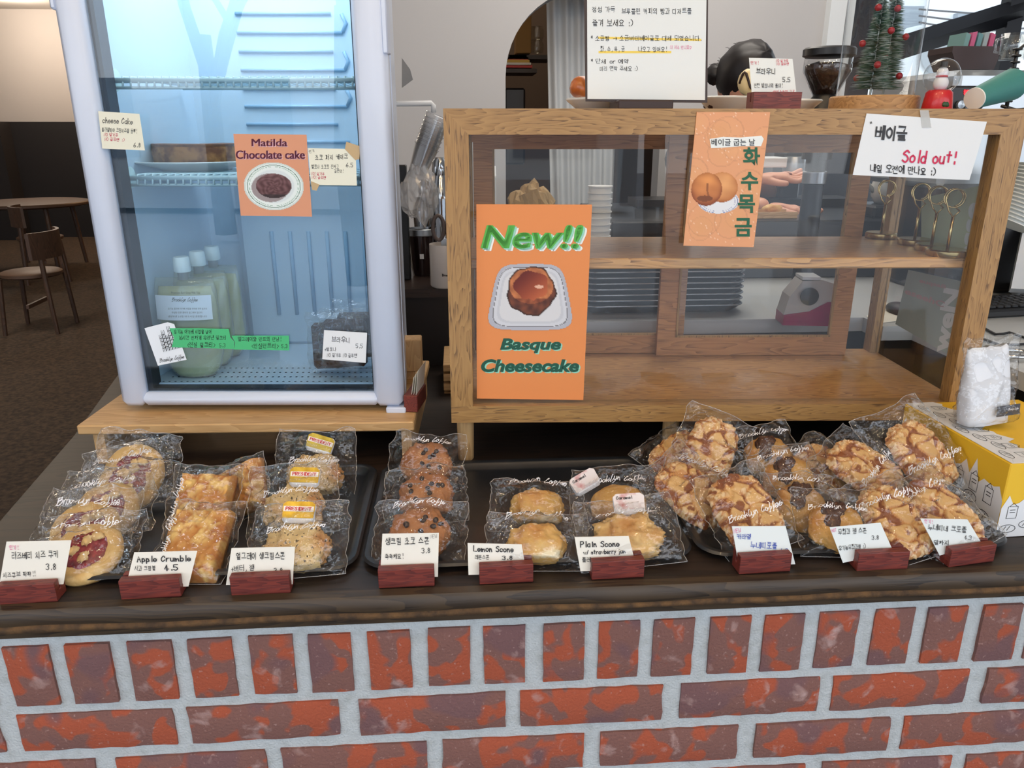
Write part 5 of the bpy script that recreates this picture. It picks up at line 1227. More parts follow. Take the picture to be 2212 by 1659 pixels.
t = thing('computer_mouse', 'black computer mouse seen through the right side pane', 'mouse', kb)
part('shell', MB().blob(.024, .045, .016, flat=.008, c=(0, 0, .009)), M_KEY, t, True)
P = [az(x, y, ZB+.001) for x, y in ((1872, 684), (1900, 655), (1960, 655), (1950, 692), (1890, 700))]
solo('order_slip', MB().poly(P, (0, 0, .001)), CARD, 'loose white paper lying on the bench behind the case', 'paper')
# white stand (screen seen from behind)
p = az(2178, 650, ZB); M = Matrix.Translation(V((p.x, p.y-.0, p.z))) @ Matrix.Rotation(radians(-25), 4, 'Z')
t = thing('screen_stand', 'white tilted screen back on the bench at the right edge', 'screen', M=M)
part('panel', MB().poly([(0, 0, .03), (.17, 0, .03), (.17, .09, .18), (.02, .09, .18)], (.0, .016, -.012)), M_WPL, t)
part('foot', MB().box(.02, .03, .001, .16, .10, .028, .004), M_WPL, t, 40)
p = az(2190, 772, ZB+.001)
t = thing('metal_ring', 'chrome cup ring lying on the bench edge at right', 'ring', p)
part('ring', MB().tube([(.03*cos(a), .022*sin(a), .007) for a in [2*pi*i/30 for i in range(30)]], .004, 8, closed=True), mat('chrome', (200, 204, 208), .12, metal=1), t, True)
for i, (pts, lb) in enumerate(((((2120, 705), (2150, 722), (2180, 718), (2230, 735)), 'black cable curling on the bench below the keyboard'), (((2115, 730), (2160, 745), (2225, 742)), 'thin black cable nearest the bench corner'))):
    Q = [az(x, y, ZB+.004) for x, y in pts]; r = [Q[0]]
    for k in range(len(Q)-1): r += [Q[k].lerp(Q[k+1], .5)+V((0, .004*(-1)**k, 0)), Q[k+1]]
    solo('cable', MB().tube(r, .0025, 6), M_KEY, lb, 'cable', True)
# coffee machine with ribbed hose at the right
MS = mat('machine_steel', (186, 192, 196), .28, metal=.85); MBK = mat('machine_black', (22, 23, 26), .35)
a = ay(2062, 238, 1.62); b = ay(2260, 150, 1.62)
t = thing('coffee_machine', 'steel coffee machine with red digits behind the snow globe', 'coffee machine', (a.x+.1, 1.75, ZB))
part('body', MB().box(a.x, 1.63, 1.38, a.x+.62, 1.98, b.z, .012), MS, t, 30, world=True)
part('lower_body', MB().box(a.x+.1, 1.76, ZB+.001, a.x+.58, 1.98, 1.38, .01), MBK, t, 30, world=True)
p0 = ay(2052, 185, 1.62); p1 = ay(2124, 236, 1.62)
pn = part('control_panel', MB().box(p0.x, 1.618, p1.z, p1.x, 1.632, p0.z, .004), MBK, t, 30, world=True)
pl = plane((0, 1.6175, 0), (0, -1, 0))
REDL = mat('red_led', (255, 40, 50), .5, emis=2.5)
write(pn, '85', 2081, 205, 10, pl, 0, m=REDL, w=.2, name='digits', wide=13)
for i in range(3): c = ay(2072+18*i, 226, 1.616); part('button', MB().lathe([(0, 0), (.008, 0), (.008, .008), (0, .01)], 14).xf(Matrix.Translation(c) @ R_(pi/2, 4, 'X')), MS, pn, 40, world=True)
HS = MB(); a = ay(2180, 485, 1.5); b = ay(2250, 372, 1.5)
n = 15
for i in range(n*4+1):
    u = i/(n*4)
pts = [a.lerp(b, i/60) for i in range(61)]
solo('ribbed_hose', MB().tube(pts, [.045+.004*(1 if i % 4 < 2 else -1) for i in range(61)], 24), mat('hose_white', (214, 218, 216), .4), 'white ribbed hose slanting by the right edge of the case', 'hose', 30)

# ================================================================== ON TOP OF THE CASE
ZT = 1.0445+CH
def top(px, y, off=0):
    p = ay(px, 235, y); return V((p.x, y, ZT+.0005+off))
# notice board in a dark base
pb = plane(V((0, 1.235, ZT)), (0.02, -1, .10))
# menu board
cs = ((1268, -60), (1527, -60), (1523, 216), (1269, 214))
P = [apl(x, y, pb) for x, y in cs]
t = thing('notice_board', 'dark framed board with a handwritten white notice on the case', 'notice board', V(((P[2].x+P[3].x)/2, 1.24, ZT+.0006)))
cs2 = ((1262, -60), (1530, -60), (1528, 222), (1266, 219)); Q = [apl(x, y, pb, -.001) for x, y in cs2]
part('backing', MB().poly(Q, (0, .006, 0)), mat('board_brown', (52, 38, 36), .5), t, world=True)
s = part('paper', MB().poly([apl(x, y, pb, .0004) for x, y in cs], (0, .0006, 0)), mat('notice_paper', (222, 229, 230), .7), t, world=True)
a = top(1330, 1.232); b = top(1448, 1.232)
part('base', MB().box(a.x, 1.215, ZT+.0005, b.x, 1.285, ZT+.014, .002), mat('board_brown', (52, 38, 36), .5), t, 30, world=True)
pq = plane(pb[0]+pb[1]*.0005, pb[1])
YH = mat('yellow_marker', (232, 206, 96), .6)
def hl(pts, nm='highlight'): part(nm, MB().poly([apl(x, y, pq) for x, y in pts], -pb[1]*.0001), YH, s, world=True)
hl(((1292, 79), (1515, 84), (1515, 89), (1292, 84))); hl(((1293, 110), (1450, 110), (1450, 115), (1293, 115)))
pw = plane(pb[0]+pb[1]*.0008, pb[1])
for tx, x, y, h, wd, m in (('정성 가득', 1280, 26, 12, 50, INK), ('브루클린 커피의 빵과 디저트를', 1343, 30, 12, 152, INK), ('즐겨 보세요 :)', 1280, 56, 14, 88, INK), ('* 소금빵 @ 소금버터베이글로 대체 되었습니다.', 1276, 88, 11, 240, INK),
                           ('화, 수, 목, 금', 1297, 111, 11, 54, INK), ('나오고 있어요!', 1379, 112, 11, 62, INK), ('더 자주 만나요#', 1448, 106, 8, 46, PINK), ('* 단체 or 예약', 1276, 137, 10, 84, INK), ('미리 연락 주세요 :)', 1296, 153, 10, 82, INK)):
    write(s, tx, x, y, h, pw, 0, m=m, wide=wd, w=.10, off=0)
write(s, '~~', 1448, 110, 3, pw, m=PINK, off=0) if 0 else None
def dish_plate(px, y, r, label, h=.018):
    p = top(px, y); t = thing('plate', label, 'plate', p)
    part('dish', MB().lathe([(0, 0), (r*.55, 0), (r*.6, .002), (r*.97, h), (r, h+.002), (r*.97, h+.004), (r*.58, .005), (0, .004)], 40), CER, t, True)
    return p+V((0, 0, .0052))
p = dish_plate(1290, 1.38, .055, 'white plate with orange croissants behind the notice board')
CRO = mat('glazed_croissant', (214, 124, 46), .35, c2=(170, 84, 30), scale=40, coat=.4, bump=.4)
for i, (dx, lb) in enumerate(((-.026, 'orange glazed croissant left on the plate behind the notice board'), (.02, 'orange glazed croissant hidden right behind the notice board'))):
    pts = []; rr = []
    for k in range(9):
        u = k/8; pts.append((p.x+dx+.004*cos(u*6), p.y-.018+.05*u*.8, p.z+.017+.014*sin(u*pi)*1)); rr.append(.004+.014*sin(u*pi)+(.002 if k % 2 else 0))
    solo('croissant', MB().tube(pts, rr, 14).xf(Matrix.Translation((0, 0, .004))), CRO, lb, 'croissant', True)
p = dish_plate(1568, 1.40, .050, 'white plate with a dark brownie behind the brownie card', .022)
bw = solo('plated_brownie', MB().box(p.x-.036, p.y-.02, p.z, p.x+.03, p.y+.02, p.z+.020, .004), BRM, 'dark brownie on the plate behind the small brownie card', 'brownie')
IC = mat('vanilla_ice_cream', (232, 214, 166), .5, bump=.4)
q = top(1612, 1.39); t = thing('ice_cream_model', 'cream scoop with chocolate drizzle behind the small brownie card', 'ice cream', V((q.x, 1.39, ZT+.026)))
part('scoop', MB().blob(.019, .019, .022, .06, 3, 2, 24, c=(0, 0, .024)), IC, t, True)
part('drizzle', MB().tube([(.0195*cos(a)*.98, -.0195*abs(sin(a))*.98, .012+.03*sin(a*2)**2*.9) for a in [pi*.05*i for i in range(5, 19)]], .0022, 6), M_CHIP, t, True)
dish_plate(1712, 1.42, .05, 'white plate edge showing right of the brownie card')
# small brownie card
a = top(1626, 1.215); b = top(1729, 1.215)
M = Matrix.Translation(a)
t = thing('card_holder', 'redwood card block on top of the display case', 'card holder', M=M)
L = b.x-a.x; h = .0255
mb = MB(); prof = [(0, 0), (.03, 0), (.03, h), (.0150, h), (.0140, h-.014), (.0105, h-.014), (.0115, h), (0, h)]
mb.v = [V((x, y, zz)) for x in (0, L) for y, zz in prof]; n = 8
mb.f = [(0, 1, 2, 3, 4), (0, 4, 5, 6, 7), (12, 11, 10, 9, 8), (15, 14, 13, 12, 8)]+[(i, n+i, n+(i+1) % n, (i+1) % n) for i in range(n)]
part('block', mb, REDW, t)
pl = plane((a.x, a.y+.0126, ZT+.018), (0, -1, .16))
s = sheet('price_card', 'small white brownie price card on top of the display case', 'price card', ((1618, 125), (1712, 127), (1722, 216), (1625, 216)), pl, CARD2, off=0)
pl = plane(pl[0]+pl[1]*.0003, pl[1])
write(s, '인기!', 1622, 139, 7, pl, 0, m=RED, wide=17); write(s, 'NO 밀가루', 1676, 134, 6, pl, 0, m=RED, wide=28); write(s, 'NO 글루텐', 1677, 141, 6, pl, 0, m=RED, wide=28)
write(s, '브라우니', 1634, 160, 13, pl, 0, wide=44); write(s, '5.5', 1690, 177, 10, pl); write(s, '진한 발로나의 풍미!', 1629, 189, 9, pl, 0, wide=62); write(s, '+아이스크림 7.5', 1667, 203, 8, pl, 0, m=RED, wide=50)
# grinder hopper
c = top(1777, 1.60); c.z = ZB
def z_at(py, y): return ay(1777, py, y).z
G1 = z_at(135, 1.6); G2 = z_at(103, 1.6); G0 = z_at(212, 1.6)
t = thing('coffee_grinder', 'black coffee grinder with a clear hopper full of beans', 'grinder', V((c.x, 1.60, 1.295)))
HOP = film('hopper_clear', (.9, .9, .9), .10, .05)
zz = 1.295
part('hopper', MB().lathe([(.020, G0-zz), (.040, G0-zz+.038), (.046, G0-zz+.05), (.046, G1-zz+.012)], 36), HOP, t, True)
part('lid', MB().lathe([(.046, G1-zz+.010), (.0505, G1-zz+.012), (.0505, G1-zz+.024), (.047, G2-zz), (0, G2-zz+.001)], 36), MBK, t, 40)
part('coffee_beans', MB().lathe([(0, G0-zz), (.018, G0-zz), (.0375, G0-zz+.038), (.0435, G0-zz+.05), (.0435, z_at(142, 1.6)-zz), (.025, z_at(136, 1.6)-zz), (0, z_at(134, 1.6)-zz)], 36), mat('coffee_beans', (34, 20, 16), .4, c2=(60, 36, 26), scale=160, bump=1.0, bscale=150), t, True)
part('collar', MB().lathe([(.030, 0.15), (.030, G0-zz-.006), (.022, G0-zz+.004), (.02, G0-zz+.012)], 30), MBK, t, 40)
part('body', MB().lathe([(.034, -.1745), (.036, -.17), (.034, -.15), (.021, -.14), (.021, .152)], 28), MBK, t, 40)
part('chrome_ring', MB().lathe([(.0215, .10), (.024, .102), (.024, .125), (.0215, .127)], 28), STEEL, t, 40)
# cloche with bottle-brush trees
c = top(1885, 1.31); r0 = (ay(1972, 220, 1.31).x-ay(1797, 220, 1.31).x)/2
t = thing('glass_cloche', 'tall clear glass cloche on a round wooden base holding tiny trees', 'cloche', V((c.x, 1.31, ZT+.0005)))
part('wooden_base', MB().lathe([(0, 0), (r0*.96, 0), (r0, .002), (r0, .021), (r0*.97, .0235), (0, .0235)], 48), wood('cloche_base_wood', (186, 146, 96), (160, 122, 78), 0, .8, .5, grain=.3), t, 40)
CLG = film('cloche_glass', (.98, .99, .99), .035, .01, fres=1.0)
part('dome', MB().lathe([(r0*.86, .0238), (r0*.86, .24), (r0*.80, .28), (r0*.6, .31), (r0*.3, .33), (0, .335)], 48), CLG, t, True)
def brush_tree(x, y, h, r, label, seed):
    rnd = random.Random(seed)
    t = thing('bottle_brush_tree', label, 'ornament tree', V((x, y, ZT+.0245)))
    part('wire_trunk', MB().tube([(0, 0, 0), (0, 0, h)], .0018, 6), mat('tree_wire', (150, 156, 150), .4, metal=.7), t)
    mb = MB(); fr = MB()
    for k in range(3200):
        u = rnd.random()**.9; z = .012+(h-.014)*u; rr = r*(1-u)**.9*rnd.uniform(.8, 1.05)+.002; a = rnd.uniform(0, 2*pi)
        d = V((cos(a), sin(a), rnd.uniform(-.12, .02))); s_ = V((-sin(a)*.4, cos(a)*.4, 1))*.0008
        (mb if rnd.random() > .28 else fr).add([V((0, 0, z))-s_, V((0, 0, z))+s_, V((0, 0, z))+d*rr+V((0, 0, .0004))], [(0, 1, 2)])
    o = part('bristles', mb, mat('bristle_green', (58, 92, 74), .7), t); o['kind'] = 'stuff'
    o = part('frosted_bristles', fr, mat('bristle_frost', (178, 192, 190), .6), t); o['kind'] = 'stuff'
    bm = mesh_of('red_berry', MB().blob(.0055, .0055, .0055, n=14), mat('red_berry', (150, 28, 40), .4), True)
    for k in range(9):
        u = .08+.86*k/9; a = k*2.4+seed; rr = r*(1-u)**.9*.85+.004
        link('red_berry', bm, t, Matrix.Translation((rr*cos(a), rr*sin(a), .014+h*u)))
x1 = ay(1872, 235, 1.30).x; x2 = ay(1906, 235, 1.33).x
brush_tree(x1, 1.295, .178, .033, 'frosted bottle brush tree with red berries, left under the cloche', 2)
brush_tree(x2, 1.335, .215, .032, 'green bottle brush tree with red berries, right under the cloche', 5)
# snow globe
c = top(2023, 1.235); rs = .0335/1.22*1.06
t = thing('snow_globe', 'small snow globe with a snowman on a red base', 'snow globe', V((c.x, 1.235, ZT+.0005)))
part('red_base', MB().lathe([(0, 0), (.0215, 0), (.0225, .002), (.0195, .026), (.016, .030), (0, .030)], 30), mat('globe_red', (190, 26, 34), .35, coat=.3), t, 40)
part('holly_sprig', MB().blob(.006, .002, .004, .3, 3, 1, 14, c=(0, -.022, .008)), mat('holly_green', (40, 74, 44), .5), t, True)
part('glass_ball', MB().blob(.0268, .0268, .0268, n=36, c=(0, 0, .050)), film('globe_glass', (.94, .95, .96), .08, .01, fres=1.0), t, True)
sm = part('snowman', MB().blob(.0115, .0105, .0115, n=20, c=(0, 0, .040)).blob(.0085, .008, .0085, n=20, c=(0, 0, .056)), mat('snow_white', (236, 238, 240), .6), t, True)
part('top_hat', MB().lathe([(.0085, 0), (.0085, .0012), (.0055, .0014), (.0055, .008), (0, .008)], 18, (0, 0, .0635)), MBK, sm, 40)
part('scarf', MB().tube([(.0075*cos(a), .0072*sin(a), .0500) for a in [2*pi*i/16 for i in range(16)]], .0016, 6, closed=True), mat('scarf_red', (180, 40, 44), .6), sm, True)
# teal paper cup lying on its side
a = ay(2108, 212, 1.25); b = ay(2232, 165, 1.33)
d = (b-a).normalized(); rot = V((0, 0, 1)).rotation_difference(d).to_matrix().to_4x4()
t = thing('paper_cup', 'teal paper cup lying on its side at the right edge of the case', 'cup', M=Matrix.Translation(a) @ rot)
TEAL = mat('teal_paper', (62, 128, 122), .55)
part('cup_wall', MB().lathe([(.0160, -.004), (.0255, .105), (.025, .105), (.0155, -.004)], 32), TEAL, t, 40)
part('cup_base', MB().lathe([(0, -.001), (.0152, -.001), (.0152, .001), (0, .001)], 32), mat('cup_white', (232, 232, 226), .6), t)
part('base_rim', MB().lathe([(.0152, -.005), (.0168, -.005), (.0168, -.002), (.0152, -.002)], 32), mat('cup_white', (232, 232, 226), .6), t)
# black wire rack and brown caddy with straws on the machine
a = ay(2176, 222, 1.42)
t = thing('wire_rack', 'black coated wire rack above the teal cup', 'rack', V((a.x, 1.42, ZT+.001)))
Z1 = ay(2180, 110, 1.42).z-ZT
part('upright', MB().tube([(0, 0, 0), (0, 0, Z1), (.015, 0, Z1+.012), (.18, 0, Z1+.02)], .0035, 8), MBK, t, True)
part('rail', MB().tube([(-.01, 0, .012), (.02, 0, .005), (.18, -.01, .02)], .003, 8), MBK, t, True)
cm = MB()
for k in range(9): cm.tube([(.0065*cos(a), .0065*sin(a), .02+k*.011) for a in [2*pi*i/10 for i in range(10)]], .002, 5, closed=True)
part('coil', cm, MBK, t, True)['kind'] = 'stuff'
a = ay(2062, 150, 1.7); b = ay(2160, 78, 1.7)
t = thing('napkin_caddy', 'dark brown caddy with paper packs on the coffee machine', 'caddy', V(((a.x+b.x)/2, 1.74, a.z)))
part('caddy', MB().poly([(a.x+.008, 1.7, a.z), (b.x, 1.7, a.z), (b.x+.012, 1.7, b.z-.02), (a.x-.012, 1.7, b.z-.02), (a.x-.012, 1.7, b.z-.032)], (0, .09, 0)), mat('caddy_brown', (58, 42, 42), .5), t, world=True)
for i, c in enumerate(((110, 150, 150), (190, 90, 130), (96, 140, 146), (150, 164, 168), (184, 80, 120))):
    x = a.x+.014+i*.014; part('paper_pack', MB().poly([(x, 1.71, b.z-.05), (x+.010, 1.71, b.z-.05), (x+.016, 1.71, b.z+.004+.006*(i % 2)), (x+.006, 1.71, b.z+.008)], (0, .06, 0)), mat('pack%d' % i, c, .6), t, world=True)
a = ay(2190, 128, 1.6)
t = thing('glass_mug', 'clear glass mug on the coffee machine at the right edge', 'mug', V((a.x+.01, 1.62, a.z)))
part('glass', MB().lathe([(0, 0), (.024, 0), (.027, .05), (.0255, .05), (.023, .003), (0, .003)], 24), film('mug_glass', (.92, .94, .94), .12, .05), t, True)
part('handle', MB().tube([(-.024, 0, .012), (-.040, 0, .015), (-.040, 0, .038), (-.026, 0, .042)], .003, 8), film('mug_glass', (.92, .94, .94), .12, .05), t, True)

# ================================================================== BETWEEN FRIDGE AND CASE
ZL = 1.15
def on(px, py, z): return az(px, py, z)
p = on(912, 598, ZL)
t = thing('steel_tumbler', 'black and steel tumbler cup on the back ledge', 'cup', V((p.x, p.y+.03, ZL+.0005)))
k = (p.y)*1.0/1640*1.06
part('cup', MB().lathe([(0, 0), (.024, 0), (.028, .02), (.032, .088), (.033, .112), (.0315, .112), (.028, .03), (0, .004)], 32), mat('tumbler_dark', (48, 34, 34), .2, metal=.5, coat=.6), t, 40)
part('steel_rim', MB().lathe([(.0325, .100), (.0345, .102), (.0348, .116), (.0322, .118), (.031, .102)], 32), STEEL, t, 40)
part('cup_tag', MB().box(-.004, -.033, .045, .006, -.031, .057), WLAB, t)
p = on(958, 622, ZL)
t = thing('utensil_mug', 'cream white mug holding scissors beside the case', 'mug', V((p.x+.006, p.y+.02, ZL+.0005)))
part('mug', MB().lathe([(0, 0), (.034, 0), (.037, .004), (.037, .100), (.035, .100), (.034, .006), (0, .005)], 36), mat('mug_cream', (216, 208, 200), .3, coat=.4), t, 40)
pl = plane(V((p.x, p.y+.02-.038, ZL)), (0, -1, 0)); write(t, 'Brooklyn', 955, 597, 5, pl, w=.2, wide=26)
SCI = mat('scissor_grey', (86, 74, 70), .5)
t = thing('scissors', 'grey handled scissors standing in the cream mug', 'scissors', V((p.x, p.y+.02, ZL+.012)))
for i, (dx, rz) in enumerate(((-.006, .15), (.028, -.2))):
    c = V((dx-.002, -.004, .126)); part('handle_loop', MB().tube([(c.x+.013*cos(a), c.y, c.z+.028*sin(a)) for a in [2*pi*k/20 for k in range(20)]], .0045, 8, closed=True), SCI, t, True)
part('blade', MB().box(-.003, -.003, .0, .006, .001, .10), STEEL, t); part('blade', MB().box(.006, 0.0, .0, .014, .003, .10), STEEL, t)
p = on(945, 560, ZL+.0); 
def shaker(px, py, y, h, r, label):
    q = ay(px, py, y); t = thing('cocktail_shaker', label, 'shaker', V((q.x, y, ZL+.0005)))
    z0 = 0
    part('body', MB().lathe([(0, 0), (r*.75, 0), (r, h*.62), (r, h*.66)], 28), mat('polished_steel', (190, 194, 198), .12, metal=1), t, 40)
    part('shoulder', MB().lathe([(r, h*.66), (r*.9, h*.72), (r*.55, h*.83), (r*.5, h*.85)], 28), mat('polished_steel', (190, 194, 198), .12, metal=1), t, 40)
    part('cap', MB().lathe([(r*.5, h*.85), (r*.52, h*.86), (r*.5, h*.96), (r*.3, h), (0, h)], 28), mat('polished_steel', (190, 194, 198), .12, metal=1), t, 40)
zt_ = ay(948, 340, 1.98).z-ZL
shaker(950, 400, 1.98, zt_, .036, 'tall polished shaker behind the mug')
shaker(918, 400, 2.06, zt_*.80, .034, 'shorter polished shaker behind the plastic cups')
# nested plastic cups slanting in their sleeve
a = ay(893, 395, 1.86); b = ay(942, 262, 1.86); d = (b-a).normalized(); rot = V((0, 0, 1)).rotation_difference(d).to_matrix().to_4x4()
PCUP = film('plastic_cup', (.93, .94, .95), .14, .08, milk=.05)
cup = mesh_of('plastic_cup', MB().lathe([(0, 0), (.019, 0), (.028, .075), (.030, .076), (.030, .078), (.028, .078)], 28), PCUP, 40)
cup_names = ['uppermost', 'second', 'third', 'fourth', 'fifth', 'sixth', 'seventh', 'lowest']
for i in range(8):
    o = link('plastic_cup', cup, None, Matrix.Translation(a+d*(.085-.0105*i)) @ rot); o['label'] = 'clear plastic cup nested in the slanting stack left of the case, %s of eight' % cup_names[i]; o['category'] = 'cup'; o['group'] = 'stack of clear plastic cups'
q = ay(905, 415, 1.85)
so = solo('cup_sleeve', MB().blob(.040, .030, .062, .35, 2.2, 5, 26, c=(q.x, 1.85, q.z), rid=True), film('sleeve_film', (.9, .9, .9), .16, .2, milk=.22), 'crumpled clear plastic sleeve around the lower cups', 'plastic sleeve')
zq = min(v.co.z for v in so.data.vertices)+so.location.z
solo('cup_dispenser_post', MB().box(q.x-.05, 1.88, ZL+.0005, q.x-.03, 1.92, q.z+.06, .002), MBK, 'black post of the cup dispenser beside the fridge', 'post', 30)
a = ay(872, 222, 2.02); b = ay(936, 224, 2.02)
t = thing('sink_tap', 'white bent tap spout sticking out right of the fridge', 'tap', V((a.x-.05, 2.02, ZL+.001)))
part('riser', MB().tube([(0, 0, 0), (0, 0, a.z-ZL-.001)], .010, 12), M_WPL, t, True)
part('spout', MB().tube([(0, 0, a.z-ZL-.004), (b.x-a.x+.045, 0, b.z-ZL), (b.x-a.x+.05, 0, b.z-ZL-.006), (b.x-a.x+.05, 0, b.z-ZL-.022)], .0065, 12), M_WPL, t, True)
a = ay(880, 190, 2.0)
solo('wall_notice', MB().poly([ay(868, 125, 2.6), ay(886, 150, 2.6), ay(892, 172, 2.6), ay(868, 190, 2.6)], (0, .004, 0)), mat('grey_plastic', (120, 122, 126), .5), 'grey plastic corner peeking out behind the fridge top', 'panel')
# pine block with cards and redwood block beside the fridge
a = az(868, 905, ZC+.0752)
M = Matrix.Translation(az(871, 895, ZC+.0745)+V((.001, .01, .0006))) @ R_(radians(80), 4, 'Z')
t = thing('card_holder', 'redwood card block seen end on at the right side of the fridge', 'card holder', M=M)
part('block', MB().box(0, -.024, 0, .07, .0, .030, .001), REDW, t)
for i in range(3):
    P = [M @ V(q) for q in ((.004+.003*i, -.018+.005*i, .006), (.066, -.018+.005*i, .006), (.066, -.026+.004*i, .074-.006*i), (.004, -.026+.004*i, .074-.006*i))]
    s = solo('price_card', MB().poly(P, V((.0004, 0, 0))), CARD, 'cream card seen edge on beside the fridge, %s of three' % ('leftmost', 'middle', 'rightmost')[i], 'price card')
p = ay(893, 790, 1.42)
t = thing('pine_block', 'small pine block standing behind the end-on cards by the fridge', 'block', V((p.x, 1.44, ZC+.0005)))
q0 = ay(872, 735, 1.42); q1 = ay(912, 803, 1.42)
part('upright_block', MB().box(q0.x-.01, 1.42, q1.z, q1.x, 1.46, q0.z, .002), LWY, t, 30, world=True)
part('post', MB().box(q0.x, 1.425, ZC+.0005, q0.x+.018, 1.455, q1.z), LWY, t, world=True)
# slatted pine rack left of the case
rk = thing('slatted_rack', 'light slatted pine rack peeking out left of the case', 'rack', V((ay(967, 850, 1.56).x, 1.56, ZC)))
a = ay(957, 785, 1.55); b = ay(985, 886, 1.55)
for i in range(5):
    z = b.z+(a.z-b.z)*(i+.12)/5; h_ = (a.z-b.z)/5*.72
    part('slat', MB().box(a.x, 1.55, z, a.x+.07, 1.70, z+h_, .001), LW, rk, world=True)
part('post', MB().box(a.x+.045, 1.56, ZC+.0005, a.x+.065, 1.69, a.z-.004), LWY, rk, world=True)
# seen through the case: milk carton, paper bag, cup stack, trays, tape dispenser
def box_obj(name, label, cat, x0, y0, x1, y1, Y, D, m, zb=None, bev=.003):
    a = ay(x0, y0, Y); b = ay(x1, y1, Y); z0 = b.z if zb is None else zb
    t = thing(name, label, cat, V(((a.x+b.x)/2, Y+D/2, z0))); part('body', MB().box(a.x, Y, z0, b.x, Y+D, a.z, bev), m, t, 30, world=True); return t, a, b
t, a, b = box_obj('milk_carton', 'white milk carton behind the left of the display case', 'carton', 1056, 380, 1073, 540, 1.9, .06, mat('carton_white', (226, 232, 236), .4), ZB+.0005)
part('gable', MB().poly([(a.x, 1.9, a.z), (b.x, 1.9, a.z), (b.x, 1.93, a.z+.022), (a.x, 1.93, a.z+.022)], (0, .003, 0)), mat('carton_white', (226, 232, 236), .4), t, world=True)
pl = plane((0, 1.899, 0), (0, -1, 0))
for i in range(6): write(t, 'ooooo', 1059, 412+i*6, 2.2, pl, w=.25, wide=11, m=GREYINK, name='small_print') if 0 else None
q = ay(1142, 450, 2.1)
t = thing('paper_bag', 'crumpled tan paper bag behind the case, inside the arch view', 'bag', V((q.x, 2.1, ZB+.0005)))
part('bag', MB().blob(.062, .05, .085, .3, 2, 4, 30, c=(0, 0, q.z-ZB-.02), rid=True).xf(Matrix()), mat('kraft_paper', (176, 148, 104), .8, bump=.5), t)
part('lower_bag', MB().box(-.05, -.04, 0, .05, .04, .12, .01), mat('kraft_paper', (176, 148, 104), .8, bump=.5), t)
q = ay(1222, 300, 2.15)
q = ay(1295, 450, 1.95); z9 = ay(1295, 312, 1.95).z
CW_ = mat('white_cup_stack', (228, 230, 232), .5)
cs_ = mesh_of('paper_cup', MB().lathe([(0, 0), (.022, 0), (.029, .075), (.0315, .076), (.0315, .079), (.029, .079)], 24), CW_, 40)
for i in range(12):
    o = link('paper_cup', cs_, None, Matrix.Translation((q.x, 1.95, ZB+.001+.0155*i))); o['label'] = 'white paper cup nested in the upright stack behind the case, %s from the bottom' % ('first', 'second', 'third', 'fourth', 'fifth', 'sixth', 'seventh', 'eighth', 'ninth', 'tenth', 'eleventh', 'twelfth')[i]; o['category'] = 'cup'; o['group'] = 'stack of white paper cups'
# stacked oven pans
PAN = mat('dark_pan', (30, 32, 36), .35, metal=.2); PRIM = mat('pan_rim_steel', (170, 176, 182), .25, metal=.9)
pa_ = az(1500, 712, ZB); pb_ = az(1668, 706, ZB); W_ = .36; x0 = pb_.x-W_-.01
pm_ = mesh_of('pan', MB().add([], []).join(MB().lathe([(0, 0), (.5, 0), (.5, 0.001)], 4)), PAN) if 0 else None
def pan_mesh():
    mb = MB(); L = [[(a_, b_, z) for a_, b_ in rrect(i_, i_, W_-i_, .26-i_, .03)] for i_, z in ((.016, 0), (0, .017), (.004, .018), (.018, .004))]
    n = len(L[0]); [mb.v.extend([V(p) for p in q]) for q in L]
    for k in range(3):
        for i in range(n): mb.f.append((k*n+i, k*n+(i+1) % n, (k+1)*n+(i+1) % n, (k+1)*n+i))
    mb.f += [tuple(range(n))[::-1], tuple(range(3*n, 4*n))]; return mb
pm_ = mesh_of('pan', pan_mesh(), PAN, 30); rm_ = mesh_of('rolled_rim', MB().tube([(a_, b_, .0175) for a_, b_ in rrect(.001, .001, W_-.001, .259, .03)], .0022, 6, closed=True), PRIM, True)
NTH = ('bottom', 'second', 'third', 'fourth', 'fifth', 'sixth', 'seventh', 'eighth', 'topmost')
zpt = ay(1600, 590, 1.60).z; N_ = 9; st_ = .0125
for i in range(N_):
    o = link('oven_pan', None, None, Matrix.Translation((x0, 1.60, ZB+.0006+st_*i))); o['label'] = 'dark oven pan with steel rim stacked behind the case, %s of nine' % NTH[i]; o['category'] = 'pan'; o['group'] = 'stacked oven pans'
    link('pan', pm_, o); link('rolled_rim', rm_, o)
q = az(1570, 632, ZB+.0006+st_*8+.006)
t = thing('green_dish_pad', 'dark green oval pad lying on the stacked pans', 'pad', V((q.x, 1.72, ZB+.0006+st_*8+.0045)))
part('pad', MB().lathe([(0, 0), (.075, 0), (.08, .004), (.075, .010), (0, .012)], 36, sy=.6), mat('dark_green_felt', (58, 76, 60), .85), t, True)
